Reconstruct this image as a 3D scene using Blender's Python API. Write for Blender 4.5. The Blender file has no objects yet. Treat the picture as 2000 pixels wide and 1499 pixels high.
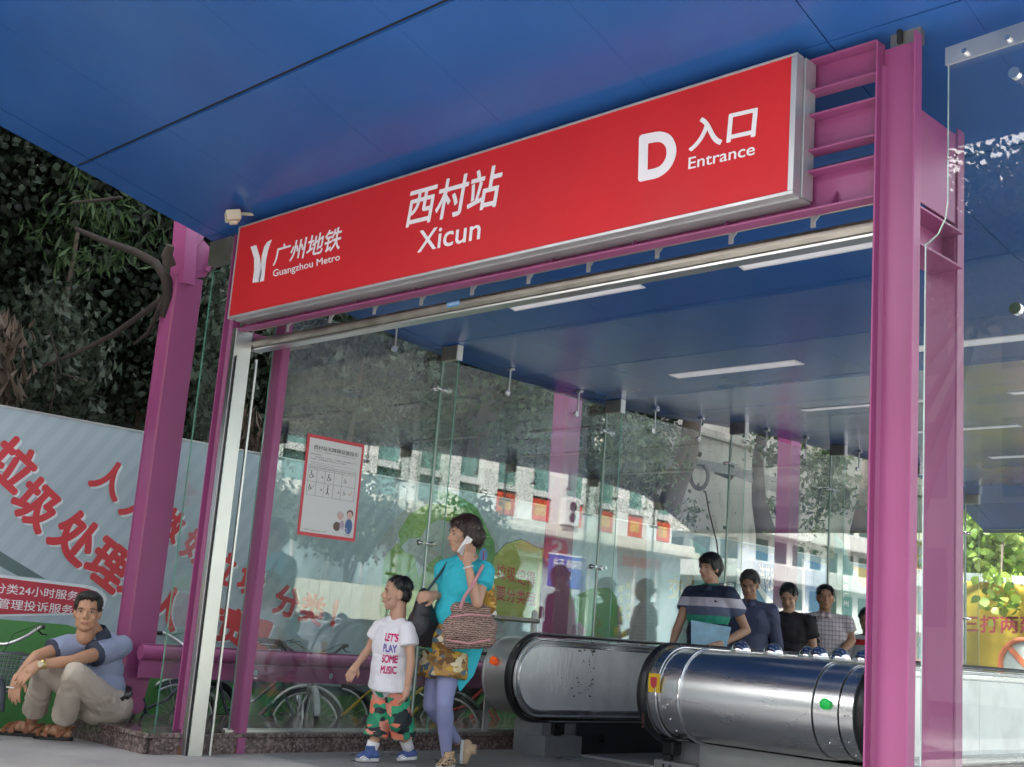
import bpy, bmesh, math, random
import numpy as np
from mathutils import Vector, Matrix
from mathutils.bvhtree import BVHTree
random.seed(7); rng = np.random.default_rng(11)
scene = bpy.context.scene
COL = scene.collection

# ------------------------------------------------------------------ camera
FPX = 2406.55
YAW, PITCH, ROLL = math.radians(45.319), math.radians(11.410), math.radians(4.425)
CAM = Vector((0, 0, 0.95))
def _axes():
    cy, sy, cp, sp = math.cos(YAW), math.sin(YAW), math.cos(PITCH), math.sin(PITCH)
    f = Vector((-sy*cp, cy*cp, sp)); r = Vector((cy, sy, 0)); u = r.cross(f)
    cr, sr = math.cos(ROLL), math.sin(ROLL)
    return r*cr + u*sr, -r*sr + u*cr, f
CR, CU, CF = _axes()
cam_data = bpy.data.cameras.new('camera'); cam = bpy.data.objects.new('camera', cam_data)
COL.objects.link(cam); scene.camera = cam
cam_data.sensor_width = 36.0; cam_data.lens = 36.0*FPX/2000.0
cam_data.clip_start = 0.05; cam_data.clip_end = 1500
M = Matrix.Identity(4)
for i in range(3):
    M[i][0] = CR[i]; M[i][1] = CU[i]; M[i][2] = -CF[i]; M[i][3] = CAM[i]
cam.matrix_world = M

# ------------------------------------------------------------------ light
world = bpy.data.worlds.new('World'); scene.world = world; world.use_nodes = True
wn = world.node_tree; wn.nodes.clear()
wo = wn.nodes.new('ShaderNodeOutputWorld'); wb = wn.nodes.new('ShaderNodeBackground')
sky = wn.nodes.new('ShaderNodeTexSky'); sky.sky_type = 'NISHITA'; sky.sun_disc = False
SUN_EL, SUN_AZ = math.radians(50), math.radians(222)      # azimuth clockwise from +Y
sky.sun_elevation = SUN_EL; sky.sun_rotation = SUN_AZ
sky.air_density = 1.4; sky.dust_density = 6.0; sky.ozone_density = 1.0
hs = wn.nodes.new('ShaderNodeHueSaturation'); hs.inputs['Saturation'].default_value = 0.35
wn.links.new(sky.outputs[0], hs.inputs['Color']); wn.links.new(hs.outputs[0], wb.inputs[0])
wb.inputs[1].default_value = 0.15
wn.links.new(wb.outputs[0], wo.inputs[0])
sl = bpy.data.lights.new('sun', 'SUN'); sl.energy = 3.2; sl.angle = math.radians(12); sl.color = (1, .96, .9)
so = bpy.data.objects.new('sun', sl); COL.objects.link(so)
sd = Vector((math.sin(SUN_AZ)*math.cos(SUN_EL), math.cos(SUN_AZ)*math.cos(SUN_EL), math.sin(SUN_EL)))
so.rotation_euler = (-sd).to_track_quat('-Z', 'Y').to_euler(); so.location = sd*60
scene.view_settings.view_transform = 'Standard'; scene.view_settings.look = 'None'
scene.view_settings.gamma = 1.0; scene.view_settings.use_curve_mapping = False
scene.view_settings.exposure = 2.2

# ------------------------------------------------------------------ helpers
def ray(px, py): return CF + CR*((px-1000)/FPX) - CU*((py-749.5)/FPX)
def on(px, py, ax, val):
    """point of the world plane ax=val seen at a place of the photograph"""
    d = ray(px, py); i = 'XYZ'.index(ax); return CAM + d*((val-CAM[i])/d[i])
def at(px, py, D): return CAM + ray(px, py)*D

class MB:
    """collects shapes for one mesh"""
    def __init__(s): s.v = []; s.f = []; s.m = []; s.sm = []
    def add(s, vs, fs, mi=0, smooth=False):
        n = len(s.v); s.v += [tuple(v) for v in vs]
        for f in fs: s.f.append(tuple(i+n for i in f)); s.m.append(mi); s.sm.append(smooth)
        return s
    def box(s, a, b, mi=0, mat=None):
        x0, y0, z0 = a; x1, y1, z1 = b
        vs = [Vector(p) for p in ((x0,y0,z0),(x1,y0,z0),(x1,y1,z0),(x0,y1,z0),(x0,y0,z1),(x1,y0,z1),(x1,y1,z1),(x0,y1,z1))]
        if mat: vs = [mat @ v for v in vs]
        return s.add(vs, [(0,3,2,1),(4,5,6,7),(0,1,5,4),(1,2,6,5),(2,3,7,6),(3,0,4,7)], mi)
    def bar(s, p, q, w, h, mi=0, up=Vector((0,0,1))):
        p = Vector(p); q = Vector(q); d = (q-p); L = d.length; d.normalize()
        sx = d.cross(up)
        if sx.length < 1e-4: sx = Vector((1,0,0))
        sx.normalize(); uz = sx.cross(d)
        m = Matrix.Identity(4)
        for i in range(3): m[i][0] = sx[i]; m[i][1] = d[i]; m[i][2] = uz[i]; m[i][3] = p[i]
        return s.box((-w/2, 0, -h/2), (w/2, L, h/2), mi, m)
    def tube(s, pts, r, n=8, mi=0, cap=True, smooth=True):
        pts = [Vector(p) for p in pts]; rs = r if isinstance(r, (list, tuple)) else [r]*len(pts)
        rings = []; nrm = None
        for i, p in enumerate(pts):
            t = (pts[min(i+1, len(pts)-1)] - pts[max(i-1, 0)])
            if t.length < 1e-9: t = Vector((0,0,1))
            t.normalize()
            if nrm is None:
                a = Vector((0,0,1)) if abs(t.z) < .9 else Vector((1,0,0)); nrm = t.cross(a).normalized()
            else:
                nrm = (nrm - t*nrm.dot(t))
                nrm = nrm.normalized() if nrm.length > 1e-6 else t.orthogonal().normalized()
            b = t.cross(nrm)
            rings.append([p + (nrm*math.cos(2*math.pi*k/n) + b*math.sin(2*math.pi*k/n))*rs[i] for k in range(n)])
        vs = [v for R_ in rings for v in R_]; fs = []
        for i in range(len(rings)-1):
            for k in range(n):
                fs.append((i*n+k, i*n+(k+1) % n, (i+1)*n+(k+1) % n, (i+1)*n+k))
        s.add(vs, fs, mi, smooth)
        if cap:
            s.add(rings[0], [tuple(range(n))[::-1]], mi); s.add(rings[-1], [tuple(range(n))], mi)
        return s
    def prism(s, poly, ex, mi=0, smooth=False):
        """planar polygon (3D points) extruded by vector ex"""
        n = len(poly); ex = Vector(ex); a = [Vector(p) for p in poly]; b = [p+ex for p in a]
        s.add(a+b, [tuple(range(n))[::-1], tuple(range(n, 2*n))], mi)
        s.add(a+b, [(i, (i+1) % n, n+(i+1) % n, n+i) for i in range(n)], mi, smooth)
        return s
    def ell(s, c, r, R_=None, n=12, m=8, mi=0, half=False):
        c = Vector(c); vs = []; fs = []
        R_ = R_ or Matrix.Identity(3)
        m0 = m
        for j in range(m0+1):
            th = (math.pi/2 if half else math.pi)*j/m0
            for k in range(n):
                ph = 2*math.pi*k/n
                vs.append(c + R_ @ Vector((r[0]*math.sin(th)*math.cos(ph), r[1]*math.sin(th)*math.sin(ph), r[2]*math.cos(th))))
        for j in range(m0):
            for k in range(n):
                q = (j*n+k, (j+1)*n+k, (j+1)*n+(k+1) % n, j*n+(k+1) % n)
                if j == 0: q = (q[0], q[1], q[2])
                elif j == m0-1 and not half: q = (q[0], q[1], q[3])
                fs.append(q)
        if half: fs.append(tuple(m0*n+k for k in range(n))[::-1])
        return s.add(vs, fs, mi, True)
    def mesh(s, name):
        me = bpy.data.meshes.new(name); me.from_pydata([tuple(v) for v in s.v], [], s.f)
        me.polygons.foreach_set('material_index', s.m); me.polygons.foreach_set('use_smooth', s.sm)
        me.update(); return me
def tag(o, label=None, cat=None, group=None, kind=None):
    if label: o['label'] = label
    if cat: o['category'] = cat
    if group: o['group'] = group
    if kind: o['kind'] = kind
    return o
def thing(name, loc, label, cat, group=None):
    o = bpy.data.objects.new(name, None); COL.objects.link(o); o.location = loc
    o.empty_display_size = .1
    return tag(o, label, cat, group)
def world_loc(o):
    p = Vector((0,0,0))
    while o is not None: p += Vector(o.location); o = o.parent
    return p
def obj(name, mb, mats, parent=None, bevel=0, origin=None, autosmooth=False):
    """links the shapes as ONE mesh object; shapes are given in world coordinates"""
    me = mb if isinstance(mb, bpy.types.Mesh) else mb.mesh(name)
    if not isinstance(mats, (list, tuple)): mats = [mats]
    for m_ in mats: me.materials.append(m_)
    base = world_loc(parent) if parent else Vector((0,0,0))
    org = Vector(origin) if origin is not None else base
    if org.length > 0: me.transform(Matrix.Translation(-org))
    o = bpy.data.objects.new(name, me); COL.objects.link(o)
    if parent: o.parent = parent
    o.location = org - base
    if bevel:
        b = o.modifiers.new('bevel', 'BEVEL'); b.width = bevel; b.segments = 2; b.limit_method = 'ANGLE'
        b.angle_limit = math.radians(40); b.harden_normals = False
    return o
def copy_tree(o, parent=None, **over):
    c = o.copy(); COL.objects.link(c); c.parent = parent
    for ch in [x for x in bpy.data.objects if x.parent == o]: copy_tree(ch, c)
    return c

# ------------------------------------------------------------------ materials
def mat(name, col, rough=.5, metal=0., var=.12, vscale=6., bump=0., bscale=60., spec=None, coat=0., emit=None, stretch=None, dirt=0., bdist=.01):
    m = bpy.data.materials.new(name); m.use_nodes = True; nt = m.node_tree
    b = nt.nodes['Principled BSDF']; L = nt.links
    b.inputs['Roughness'].default_value = rough; b.inputs['Metallic'].default_value = metal
    if spec is not None: b.inputs['Specular IOR Level'].default_value = spec
    if coat: b.inputs['Coat Weight'].default_value = coat; b.inputs['Coat Roughness'].default_value = .08
    tc = nt.nodes.new('ShaderNodeTexCoord'); mp = nt.nodes.new('ShaderNodeMapping')
    L.new(tc.outputs['Object'], mp.inputs[0])
    if stretch: mp.inputs['Scale'].default_value = stretch
    n1 = nt.nodes.new('ShaderNodeTexNoise'); n1.inputs['Scale'].default_value = vscale; n1.inputs['Detail'].default_value = 6
    L.new(mp.outputs[0], n1.inputs[0])
    mr = nt.nodes.new('ShaderNodeMapRange'); mr.inputs[1].default_value = .25; mr.inputs[2].default_value = .75
    mr.inputs[3].default_value = 1-var; mr.inputs[4].default_value = 1+var
    L.new(n1.outputs[0], mr.inputs[0])
    mx = nt.nodes.new('ShaderNodeVectorMath'); mx.operation = 'SCALE'; mx.inputs[0].default_value = col[:3]
    L.new(mr.outputs[0], mx.inputs['Scale'])
    out = mx.outputs[0]
    if dirt:
        n2 = nt.nodes.new('ShaderNodeTexNoise'); n2.inputs['Scale'].default_value = 2.3; n2.inputs['Detail'].default_value = 9; n2.inputs['Roughness'].default_value = .7
        L.new(mp.outputs[0], n2.inputs[0])
        r2 = nt.nodes.new('ShaderNodeMapRange'); r2.inputs[1].default_value = .5; r2.inputs[2].default_value = .72; r2.inputs[4].default_value = dirt
        L.new(n2.outputs[0], r2.inputs[0])
        mm = nt.nodes.new('ShaderNodeMix'); mm.data_type = 'RGBA'; mm.inputs['B'].default_value = (.09,.08,.065,1)
        L.new(r2.outputs[0], mm.inputs['Factor']); L.new(out, mm.inputs['A']); out = mm.outputs['Result']
    L.new(out, b.inputs['Base Color'])
    # roughness breakup
    rr = nt.nodes.new('ShaderNodeMapRange'); rr.inputs[1].default_value = .3; rr.inputs[2].default_value = .7
    rr.inputs[3].default_value = max(.02, rough*.8); rr.inputs[4].default_value = min(1, rough*1.25)
    L.new(n1.outputs[0], rr.inputs[0]); L.new(rr.outputs[0], b.inputs['Roughness'])
    if bump:
        n3 = nt.nodes.new('ShaderNodeTexNoise'); n3.inputs['Scale'].default_value = bscale; n3.inputs['Detail'].default_value = 4
        L.new(mp.outputs[0], n3.inputs[0]); bp = nt.nodes.new('ShaderNodeBump'); bp.inputs['Strength'].default_value = bump
        bp.inputs['Distance'].default_value = bdist
        L.new(n3.outputs[0], bp.inputs['Height']); L.new(bp.outputs[0], b.inputs['Normal'])
    if emit:
        b.inputs['Emission Color'].default_value = (*emit[:3], 1); b.inputs['Emission Strength'].default_value = emit[3]
    return m
def ramp_mat(name, build, rough=.6, metal=0., **kw):
    """material whose base colour socket is built by build(nt, texcoord) -> socket"""
    m = mat(name, (1,1,1), rough, metal, **kw); nt = m.node_tree
    tc = [n for n in nt.nodes if n.type == 'TEX_COORD'][0]
    s_ = build(nt, tc); b = nt.nodes['Principled BSDF']
    prev = b.inputs['Base Color'].links[0].from_socket
    mm = nt.nodes.new('ShaderNodeMix'); mm.data_type = 'RGBA'; mm.blend_type = 'MULTIPLY'; mm.inputs['Factor'].default_value = 1
    nt.links.new(s_, mm.inputs['A']); nt.links.new(prev, mm.inputs['B']); nt.links.new(mm.outputs['Result'], b.inputs['Base Color'])
    return m
def island_mat(name, cols, rough=.5, trans=.25):
    """leaves: colour varies from leaf to leaf"""
    m = bpy.data.materials.new(name); m.use_nodes = True; nt = m.node_tree; L = nt.links
    b = nt.nodes['Principled BSDF']; b.inputs['Roughness'].default_value = rough
    g = nt.nodes.new('ShaderNodeNewGeometry'); r = nt.nodes.new('ShaderNodeValToRGB')
    L.new(g.outputs['Random Per Island'], r.inputs[0])
    cr = r.color_ramp
    while len(cr.elements) < len(cols): cr.elements.new(.5)
    for i, c in enumerate(cols): cr.elements[i].position = i/(len(cols)-1); cr.elements[i].color = (*c, 1)
    L.new(r.outputs[0], b.inputs['Base Color'])
    t = nt.nodes.new('ShaderNodeBsdfTranslucent'); L.new(r.outputs[0], t.inputs[0])
    mx = nt.nodes.new('ShaderNodeMixShader'); mx.inputs[0].default_value = trans
    L.new(b.outputs[0], mx.inputs[1]); L.new(t.outputs[0], mx.inputs[2])
    L.new(mx.outputs[0], nt.nodes['Material Output'].inputs['Surface'])
    return m
def glass_mat(name, tint, r0=.05, haze=.0):
    m = bpy.data.materials.new(name); m.use_nodes = True; nt = m.node_tree; L = nt.links
    for n in list(nt.nodes):
        if n.type == 'BSDF_PRINCIPLED': nt.nodes.remove(n)
    g = nt.nodes.new('ShaderNodeNewGeometry'); d = nt.nodes.new('ShaderNodeVectorMath'); d.operation = 'DOT_PRODUCT'
    L.new(g.outputs['Incoming'], d.inputs[0]); L.new(g.outputs['Normal'], d.inputs[1])
    def mth(op, a, b_=None):
        n = nt.nodes.new('ShaderNodeMath'); n.operation = op
        for i, x in enumerate((a, b_)):
            if x is None: continue
            if isinstance(x, (int, float)): n.inputs[i].default_value = x
            else: L.new(x, n.inputs[i])
        return n.outputs[0]
    c = mth('ABSOLUTE', d.outputs['Value']); k = mth('POWER', mth('SUBTRACT', 1.0, c), 5.0)
    fr = mth('ADD', mth('MULTIPLY', k, 1-r0), r0)
    tr = nt.nodes.new('ShaderNodeBsdfTransparent'); tr.inputs[0].default_value = (*tint, 1)
    gl = nt.nodes.new('ShaderNodeBsdfGlossy'); gl.inputs['Roughness'].default_value = 0.0; gl.inputs[0].default_value = (1,1,1,1)
    mx = nt.nodes.new('ShaderNodeMixShader'); L.new(fr, mx.inputs[0]); L.new(tr.outputs[0], mx.inputs[1]); L.new(gl.outputs[0], mx.inputs[2])
    out = mx
    if haze:    # thin film of dust
        df = nt.nodes.new('ShaderNodeBsdfDiffuse'); df.inputs[0].default_value = (.55,.6,.57,1)
        tc = nt.nodes.new('ShaderNodeTexCoord'); nz = nt.nodes.new('ShaderNodeTexNoise'); nz.inputs['Scale'].default_value = 1.6; nz.inputs['Detail'].default_value = 8
        L.new(tc.outputs['Object'], nz.inputs[0]); h = mth('MULTIPLY', nz.outputs[0], haze*2)
        m2 = nt.nodes.new('ShaderNodeMixShader'); L.new(h, m2.inputs[0]); L.new(mx.outputs[0], m2.inputs[1]); L.new(df.outputs[0], m2.inputs[2]); out = m2
    L.new(out.outputs[0], nt.nodes['Material Output'].inputs['Surface'])
    return m

MAGENTA = mat('magenta_paint', (.285,.064,.178), .36, var=.16, vscale=3, bump=.06, bscale=25, dirt=.32, stretch=(1,1,.22))
BLUE = mat('blue_panel_paint', (.025,.096,.305), .21, var=.12, vscale=1.2, bump=.03, bscale=1.5, dirt=.10)
DARKGAP = mat('dark_joint', (.012,.012,.016), .9)
RED = mat('red_sign_face', (.56,.022,.028), .45, var=.07, vscale=1.5, spec=.25)
WHITE = mat('white_print', (.8,.78,.8), .5, var=.03)
ALU = mat('aluminium_frame', (.52,.53,.54), .35, .6, var=.08, bump=.03, dirt=.1)
STEEL = mat('brushed_steel', (.66,.66,.66), .34, 1., var=.05, vscale=4, stretch=(1,1,.3), dirt=.06)
STEELB = mat('brushed_steel_across', (.76,.76,.77), .25, 1., var=.03, vscale=2, stretch=(.4,1.5,1.5))
SATIN = mat('satin_steel_panel', (.80,.81,.82), .42, .55, var=.12, vscale=2.5, bump=.06, bscale=22, dirt=.25)
CHROME = mat('chrome', (.75,.75,.76), .05, 1., var=.02)
OLDSTEEL = mat('weathered_steel', (.36,.34,.30), .36, .85, var=.25, vscale=5, bump=.1, dirt=.35)
BLACK = mat('black_rubber', (.012,.012,.013), .32, var=.1)
DARK = mat('dark_metal', (.03,.03,.033), .45, .3)
GREYM = mat('grey_plate', (.30,.31,.32), .4, .6, var=.15, dirt=.3)
RUST = mat('rusty_foot', (.22,.10,.06), .9, var=.4, vscale=30)
BEIGE = mat('beige_plastic', (.62,.55,.42), .5)
GLASS = glass_mat('clear_glass', (.93,.97,.945), .088, .010)
GLASSR = glass_mat('clear_glass_front', (.94,.965,.96), .045, .008)
GEDGE = mat('green_glass_edge', (.10,.30,.22), .15, var=.2, vscale=3)

LAMPW = mat('lamp_diffuser', (.76,.75,.77), .5, var=.02, emit=(.95,.93,1,.05))  # the tubes are unlit; a faint glow is added to whiten them
GROUT = mat('grout', (.3,.29,.28), .9)
PAPER = mat('poster_paper', (.62,.62,.62), .45, var=.03)
PRED = mat('poster_red', (.55,.05,.07), .45)
INK = mat('ink', (.03,.03,.035), .6)
def granite_build(nt, tc):
    v = nt.nodes.new('ShaderNodeTexVoronoi'); v.inputs['Scale'].default_value = 60
    nt.links.new(tc.outputs['Object'], v.inputs[0]); r = nt.nodes.new('ShaderNodeValToRGB'); nt.links.new(v.outputs['Color'], r.inputs[0])
    e = r.color_ramp.elements; e[0].color = (.05,.035,.035,1); e[1].color = (.26,.2,.19,1); x = r.color_ramp.elements.new(.5); x.color = (.11,.08,.075,1)
    return r.outputs[0]
GRANITE = ramp_mat('red_brown_granite', granite_build, .12, var=.25, vscale=14, coat=.2)
def pave_build(nt, tc):
    v = nt.nodes.new('ShaderNodeTexNoise'); v.inputs['Scale'].default_value = 160; v.inputs['Detail'].default_value = 2
    nt.links.new(tc.outputs['Object'], v.inputs[0]); r = nt.nodes.new('ShaderNodeValToRGB'); nt.links.new(v.outputs[0], r.inputs[0])
    e = r.color_ramp.elements; e[0].position = .3; e[0].color = (.20,.195,.19,1); e[1].position = .75; e[1].color = (.46,.45,.44,1)
    return r.outputs[0]
PAVE = ramp_mat('flamed_granite_paving', pave_build, .7, var=.2, vscale=1.3, bump=.2, bscale=120, dirt=.28)
PAVEIN = mat('smooth_floor_tile', (.20,.205,.21), .3, var=.15, vscale=2, dirt=.2)
ASPH = mat('asphalt', (.055,.055,.055), .9, var=.2, vscale=9, bump=.3, bscale=90)
CONC = mat('stained_concrete', (.36,.34,.30), .9, var=.35, vscale=1.1, bump=.3, bscale=14, stretch=(1,1,.35), dirt=.75)
BARK = mat('bark', (.09,.07,.055), .95, var=.4, vscale=9, bump=.6, bscale=30, stretch=(1,1,.3))

# ------------------------------------------------------------------ lettering
def text_mesh(body, bold=0.0, ext=0.0, res=3):
    if len(body) <= 8: res = 8
    me = _text_mesh(body, 0.0, ext, res)
    if bold:      # heavier strokes: copies set side by side, a hair apart in depth
        n = len(me.vertices); co = np.empty(n*3); me.vertices.foreach_get('co', co); co = co.reshape(-1, 3)
        fs = [tuple(p.vertices) for p in me.polygons]; V_ = []; F_ = []
        for k, (dx, dy) in enumerate(((0,0),(1,0),(-1,0),(0,1),(0,-1),(.7,.7),(-.7,.7),(.7,-.7),(-.7,-.7))):
            V_.append(co+np.array([dx*bold*.8, dy*bold*.8, .0]) + np.array([0,0,.01*k])); F_ += [tuple(i+n*k for i in f) for f in fs]
        m2 = bpy.data.meshes.new('t'); m2.from_pydata(np.concatenate(V_).tolist(), [], F_); bpy.data.meshes.remove(me); me = m2
    return me
def _text_mesh(body, bold=0.0, ext=0.0, res=3):
    cu = bpy.data.curves.new('t', 'FONT'); cu.body = body; cu.offset = bold; cu.extrude = ext; cu.resolution_u = res
    o = bpy.data.objects.new('t', cu); COL.objects.link(o)
    dg = bpy.context.evaluated_depsgraph_get()
    me = bpy.data.meshes.new_from_object(o.evaluated_get(dg)); bpy.data.objects.remove(o); bpy.data.curves.remove(cu)
    return me
def text_quad(name, body, quad, m, parent, bold=0.0, lift=.003, n=None, depth=0.002, ymin=None):
    """lettering stretched over the quad (lower left, lower right, upper right, upper left)"""
    me = text_mesh(body, bold)
    co = np.empty(len(me.vertices)*3); me.vertices.foreach_get('co', co); co = co.reshape(-1, 3)
    if len(co) == 0: return None
    x0, y0 = co[:, 0].min(), co[:, 1].min(); x1, y1 = co[:, 0].max(), co[:, 1].max()
    if ymin is not None: y0 = ymin
    u = (co[:, 0]-x0)/(x1-x0); v = (co[:, 1]-y0)/(y1-y0)
    q = [np.array(p) for p in quad]
    if n is None:
        n = Vector(q[1]-q[0]).cross(Vector(q[3]-q[0])).normalized()
    P = (q[0][None]*((1-u)*(1-v))[:, None] + q[1][None]*(u*(1-v))[:, None] + q[2][None]*(u*v)[:, None] + q[3][None]*((1-u)*v)[:, None]) + np.array(n)[None]*(lift+co[:, 2:3]*.008)
    me.vertices.foreach_set('co', P.reshape(-1)); me.update()
    me.name = name
    o = obj(name, me, m, parent)
    return o
def text_at(name, body, ll, xd, yd, m, parent, bold=0., lift=.003):
    ll = Vector(ll); xd = Vector(xd); yd = Vector(yd)
    return text_quad(name, body, [ll, ll+xd, ll+xd+yd, ll+yd], m, parent, bold, lift)
# ================================================================== SETTING
XL = -7.49                       # plane of the glass side wall
def struct(name, mb, m, **k):
    o = obj(name, mb, m, **k); o['kind'] = 'structure'; return o
struct('ground', MB().add([(-400,-400,-.42),(400,-400,-.42),(400,400,-.42),(-400,400,-.42)], [(0,1,2,3)]), mat('far_ground', (.16,.16,.15), .9, vscale=.3))
road = MB().box((4.6,-90,-.6), (16,200,-.14)); struct('road', road, ASPH)
rl = MB()
for k in range(30): rl.box((10.2, -30+6*k, -.139), (10.35, -27+6*k, -.134))
o = struct('road_marking', rl, WHITE)
struct('pavement', MB().box((16,-90,-.6), (19.6,200,0)), mat('far_paving', (.33,.31,.29), .85, vscale=2))
struct('lane', MB().box((-9.9,-40,-.6), (-8.55,60,-.27)).box((-8.55,3.0,-.6),(-8.5,60,-.27)), mat('lane_concrete', (.24,.235,.23), .9, vscale=2, dirt=.4))
# platform the entrance stands on, with a rounded edge towards the lane
poly = [(-8.75, 4.6, 0), (-8.75, 3.95, 0), (-8.45, 3.65, 0), (-8.0, 3.50, 0), (-7.0, 3.10, 0), (-6.3, 2.2, 0), (-6.0, -6, 0), (4.6, -6, 0), (4.6, 30, 0), (-7.5, 30, 0), (-7.5, 4.6, 0)]
pl = MB().prism([(x, y, -.6) for x, y, z in poly], (0, 0, .6))
struct('platform', pl, PAVE, bevel=.03)
struct('entrance_floor', MB().box((-7.35, 5.15, -.1), (-2.3, 7.9, .004)), PAVEIN)
# thin joints in the paving
# ---------------------------------------------------------- granite plinth
pt = thing('granite_plinth', (-7.9, 4.4, 0), 'low polished red-brown granite plinth that carries the left glass wall', 'plinth')
def slab(a, b): return obj('granite_slab', MB().box(a, b), GRANITE, pt, bevel=.004)
ys = [4.335, 4.62, 5.45, 6.30, 7.15, 8.0]
y = 8.0
while y < 20: y += .85; ys.append(y)
for a, b in zip(ys[:-1], ys[1:]):
    slab((-7.475, a+.003, -.02), (-7.44, b-.003, .105))            # face towards the entrance
    slab((-7.70, (4.285 if a < 4.4 else a+.003), .106), (-7.425, b-.003, .137))            # cap
xs = [-8.72, -8.42, -8.1, -7.78, -7.478]
for a, b in zip(xs[:-1], xs[1:]):
    slab((a+.003, 4.30, -.02), (b-.003, 4.333, .105)); slab((a+.003, 4.285, .106), (min(b, -7.70)-.003, 4.62, .137)) if a < -7.75 else None
for k in range(9):
    slab((-8.72, 4.625+k*.9, .106), (-7.705, 4.625+k*.9+.894, .137))
obj('granite_slab', MB().box((-8.72, 4.336, -.5), (-7.48, 20, .104)), mat('plinth_core', (.1,.085,.08), .6), pt)

# ================================================================== CANOPY
PY = [-1, 1.0, 2.5, 3.6, 4.6, 5.5, 6.1, 6.59, 7.6, 8.1, 8.7, 10.15, 10.73, 12.2, 12.75, 14.3, 15.0, 16.0, 16.6, 17.4]
PZ = [5.3, 4.77, 4.30, 3.97, 3.66, 3.40, 3.285, 3.22, 3.18, 3.17, 3.16, 3.25, 3.30, 3.38, 3.39, 3.43, 3.42, 3.35, 3.19, 2.90]
def zc(y): return float(np.interp(y, PY, PZ))
def xedge(y): return float(np.interp(y, [1, 3.0, 4.7, 6.1, 17.4], [-8.75, -8.37, -7.94, -7.72, -7.72]))
def xseam(y): return float(np.interp(y, [1, 3.0, 4.7, 6.1, 17.4], [-8.45, -8.13, -7.76, -7.50, -7.50]))
def xmid(y): return float(np.interp(y, [1, 3.0, 6.1, 17.4], [-7.3, -7.1, -6.6, -6.6]))
cn = thing('canopy', (-5, 6, 3.4), 'wide curved blue metal canopy roof over the metro entrance', 'canopy')
rows = [0.6, 2.1, 3.6, 4.55, 5.5, 6.53, 7.57, 8.60, 9.66, 10.7, 11.73, 12.76, 13.8, 14.85, 15.9, 16.6, 17.35]
rows_gap = {3.6: .014}
xfs = [xedge, xseam, xmid, lambda y: -5.65, lambda y: -4.7, lambda y: -3.72, lambda y: -2.74, lambda y: -2.1, lambda y: -1.2, lambda y: -.2, lambda y: .9]
gaps = [0, .006, .0012, .0006, .0006, .0006, .003, .0008, .0008, .0008, 0]
for a, b in zip(rows[:-1], rows[1:]):
    ga = rows_gap.get(a, .0045 if a > 4 else .004); gb = rows_gap.get(b, .0045)
    cuts = [a+ga] + [t for t in PY if a+.05 < t < b-.05] + [b-gb]
    for i in range(10):
        if a > 4.6 and i > 6: continue
        mb = MB(); vs = []
        for t in cuts:
            x0 = xfs[i](t)+gaps[i]; x1 = xfs[i+1](t)-gaps[i+1]; z = zc(t)
            vs += [(x0, t, z), (x1, t, z), (x1, t, z+.018), (x0, t, z+.018)]
        fs = [(0,1,2,3), tuple(len(vs)-4+k for k in (3,2,1,0))]
        for k in range(len(cuts)-1):
            o_ = 4*k
            fs += [(o_,o_+4,o_+5,o_+1), (o_+1,o_+5,o_+6,o_+2), (o_+2,o_+6,o_+7,o_+3), (o_+3,o_+7,o_+4,o_)]
        mb.add(vs, fs); obj('ceiling_panel', mb, BLUE, cn)
bk = MB(); vs = []
tt = np.arange(.6, 17.3, .35)
for t in tt:
    x0 = xedge(t)+.01; x1 = .9 if t < 4.6 else -2.15; z = zc(t)
    vs += [(x0, t, z+.02), (x1, t, z+.02), (x1, t, z+.30), (x0, t, z+.30)]
fs = [(0,1,2,3), tuple(len(vs)-4+k for k in (3,2,1,0))]
for k in range(len(tt)-1):
    o_ = 4*k; fs += [(o_,o_+4,o_+5,o_+1), (o_+1,o_+5,o_+6,o_+2), (o_+2,o_+6,o_+7,o_+3), (o_+3,o_+7,o_+4,o_)]
bk.add(vs, fs); obj('roof_deck', bk, DARKGAP, cn)
fa = MB()
for t0, t1 in zip(tt[:-1], tt[1:]):
    fa.add([(xedge(t0), t0, zc(t0)+.0), (xedge(t1), t1, zc(t1)+.0), (xedge(t1), t1, zc(t1)+.3), (xedge(t0), t0, zc(t0)+.3),
            (xedge(t0)-.004, t0, zc(t0)), (xedge(t1)-.004, t1, zc(t1)), (xedge(t1)-.004, t1, zc(t1)+.3), (xedge(t0)-.004, t0, zc(t0)+.3)],
           [(0,1,2,3), (7,6,5,4), (0,4,5,1)])
obj('fascia', fa, BLUE, cn)
fr = MB().box((xedge(17.35), 17.36, 2.87), (-2.1, 17.38, 3.3)); obj('fascia', fr, mat('rear_fascia', (.06,.10,.12), .4), cn)

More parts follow.
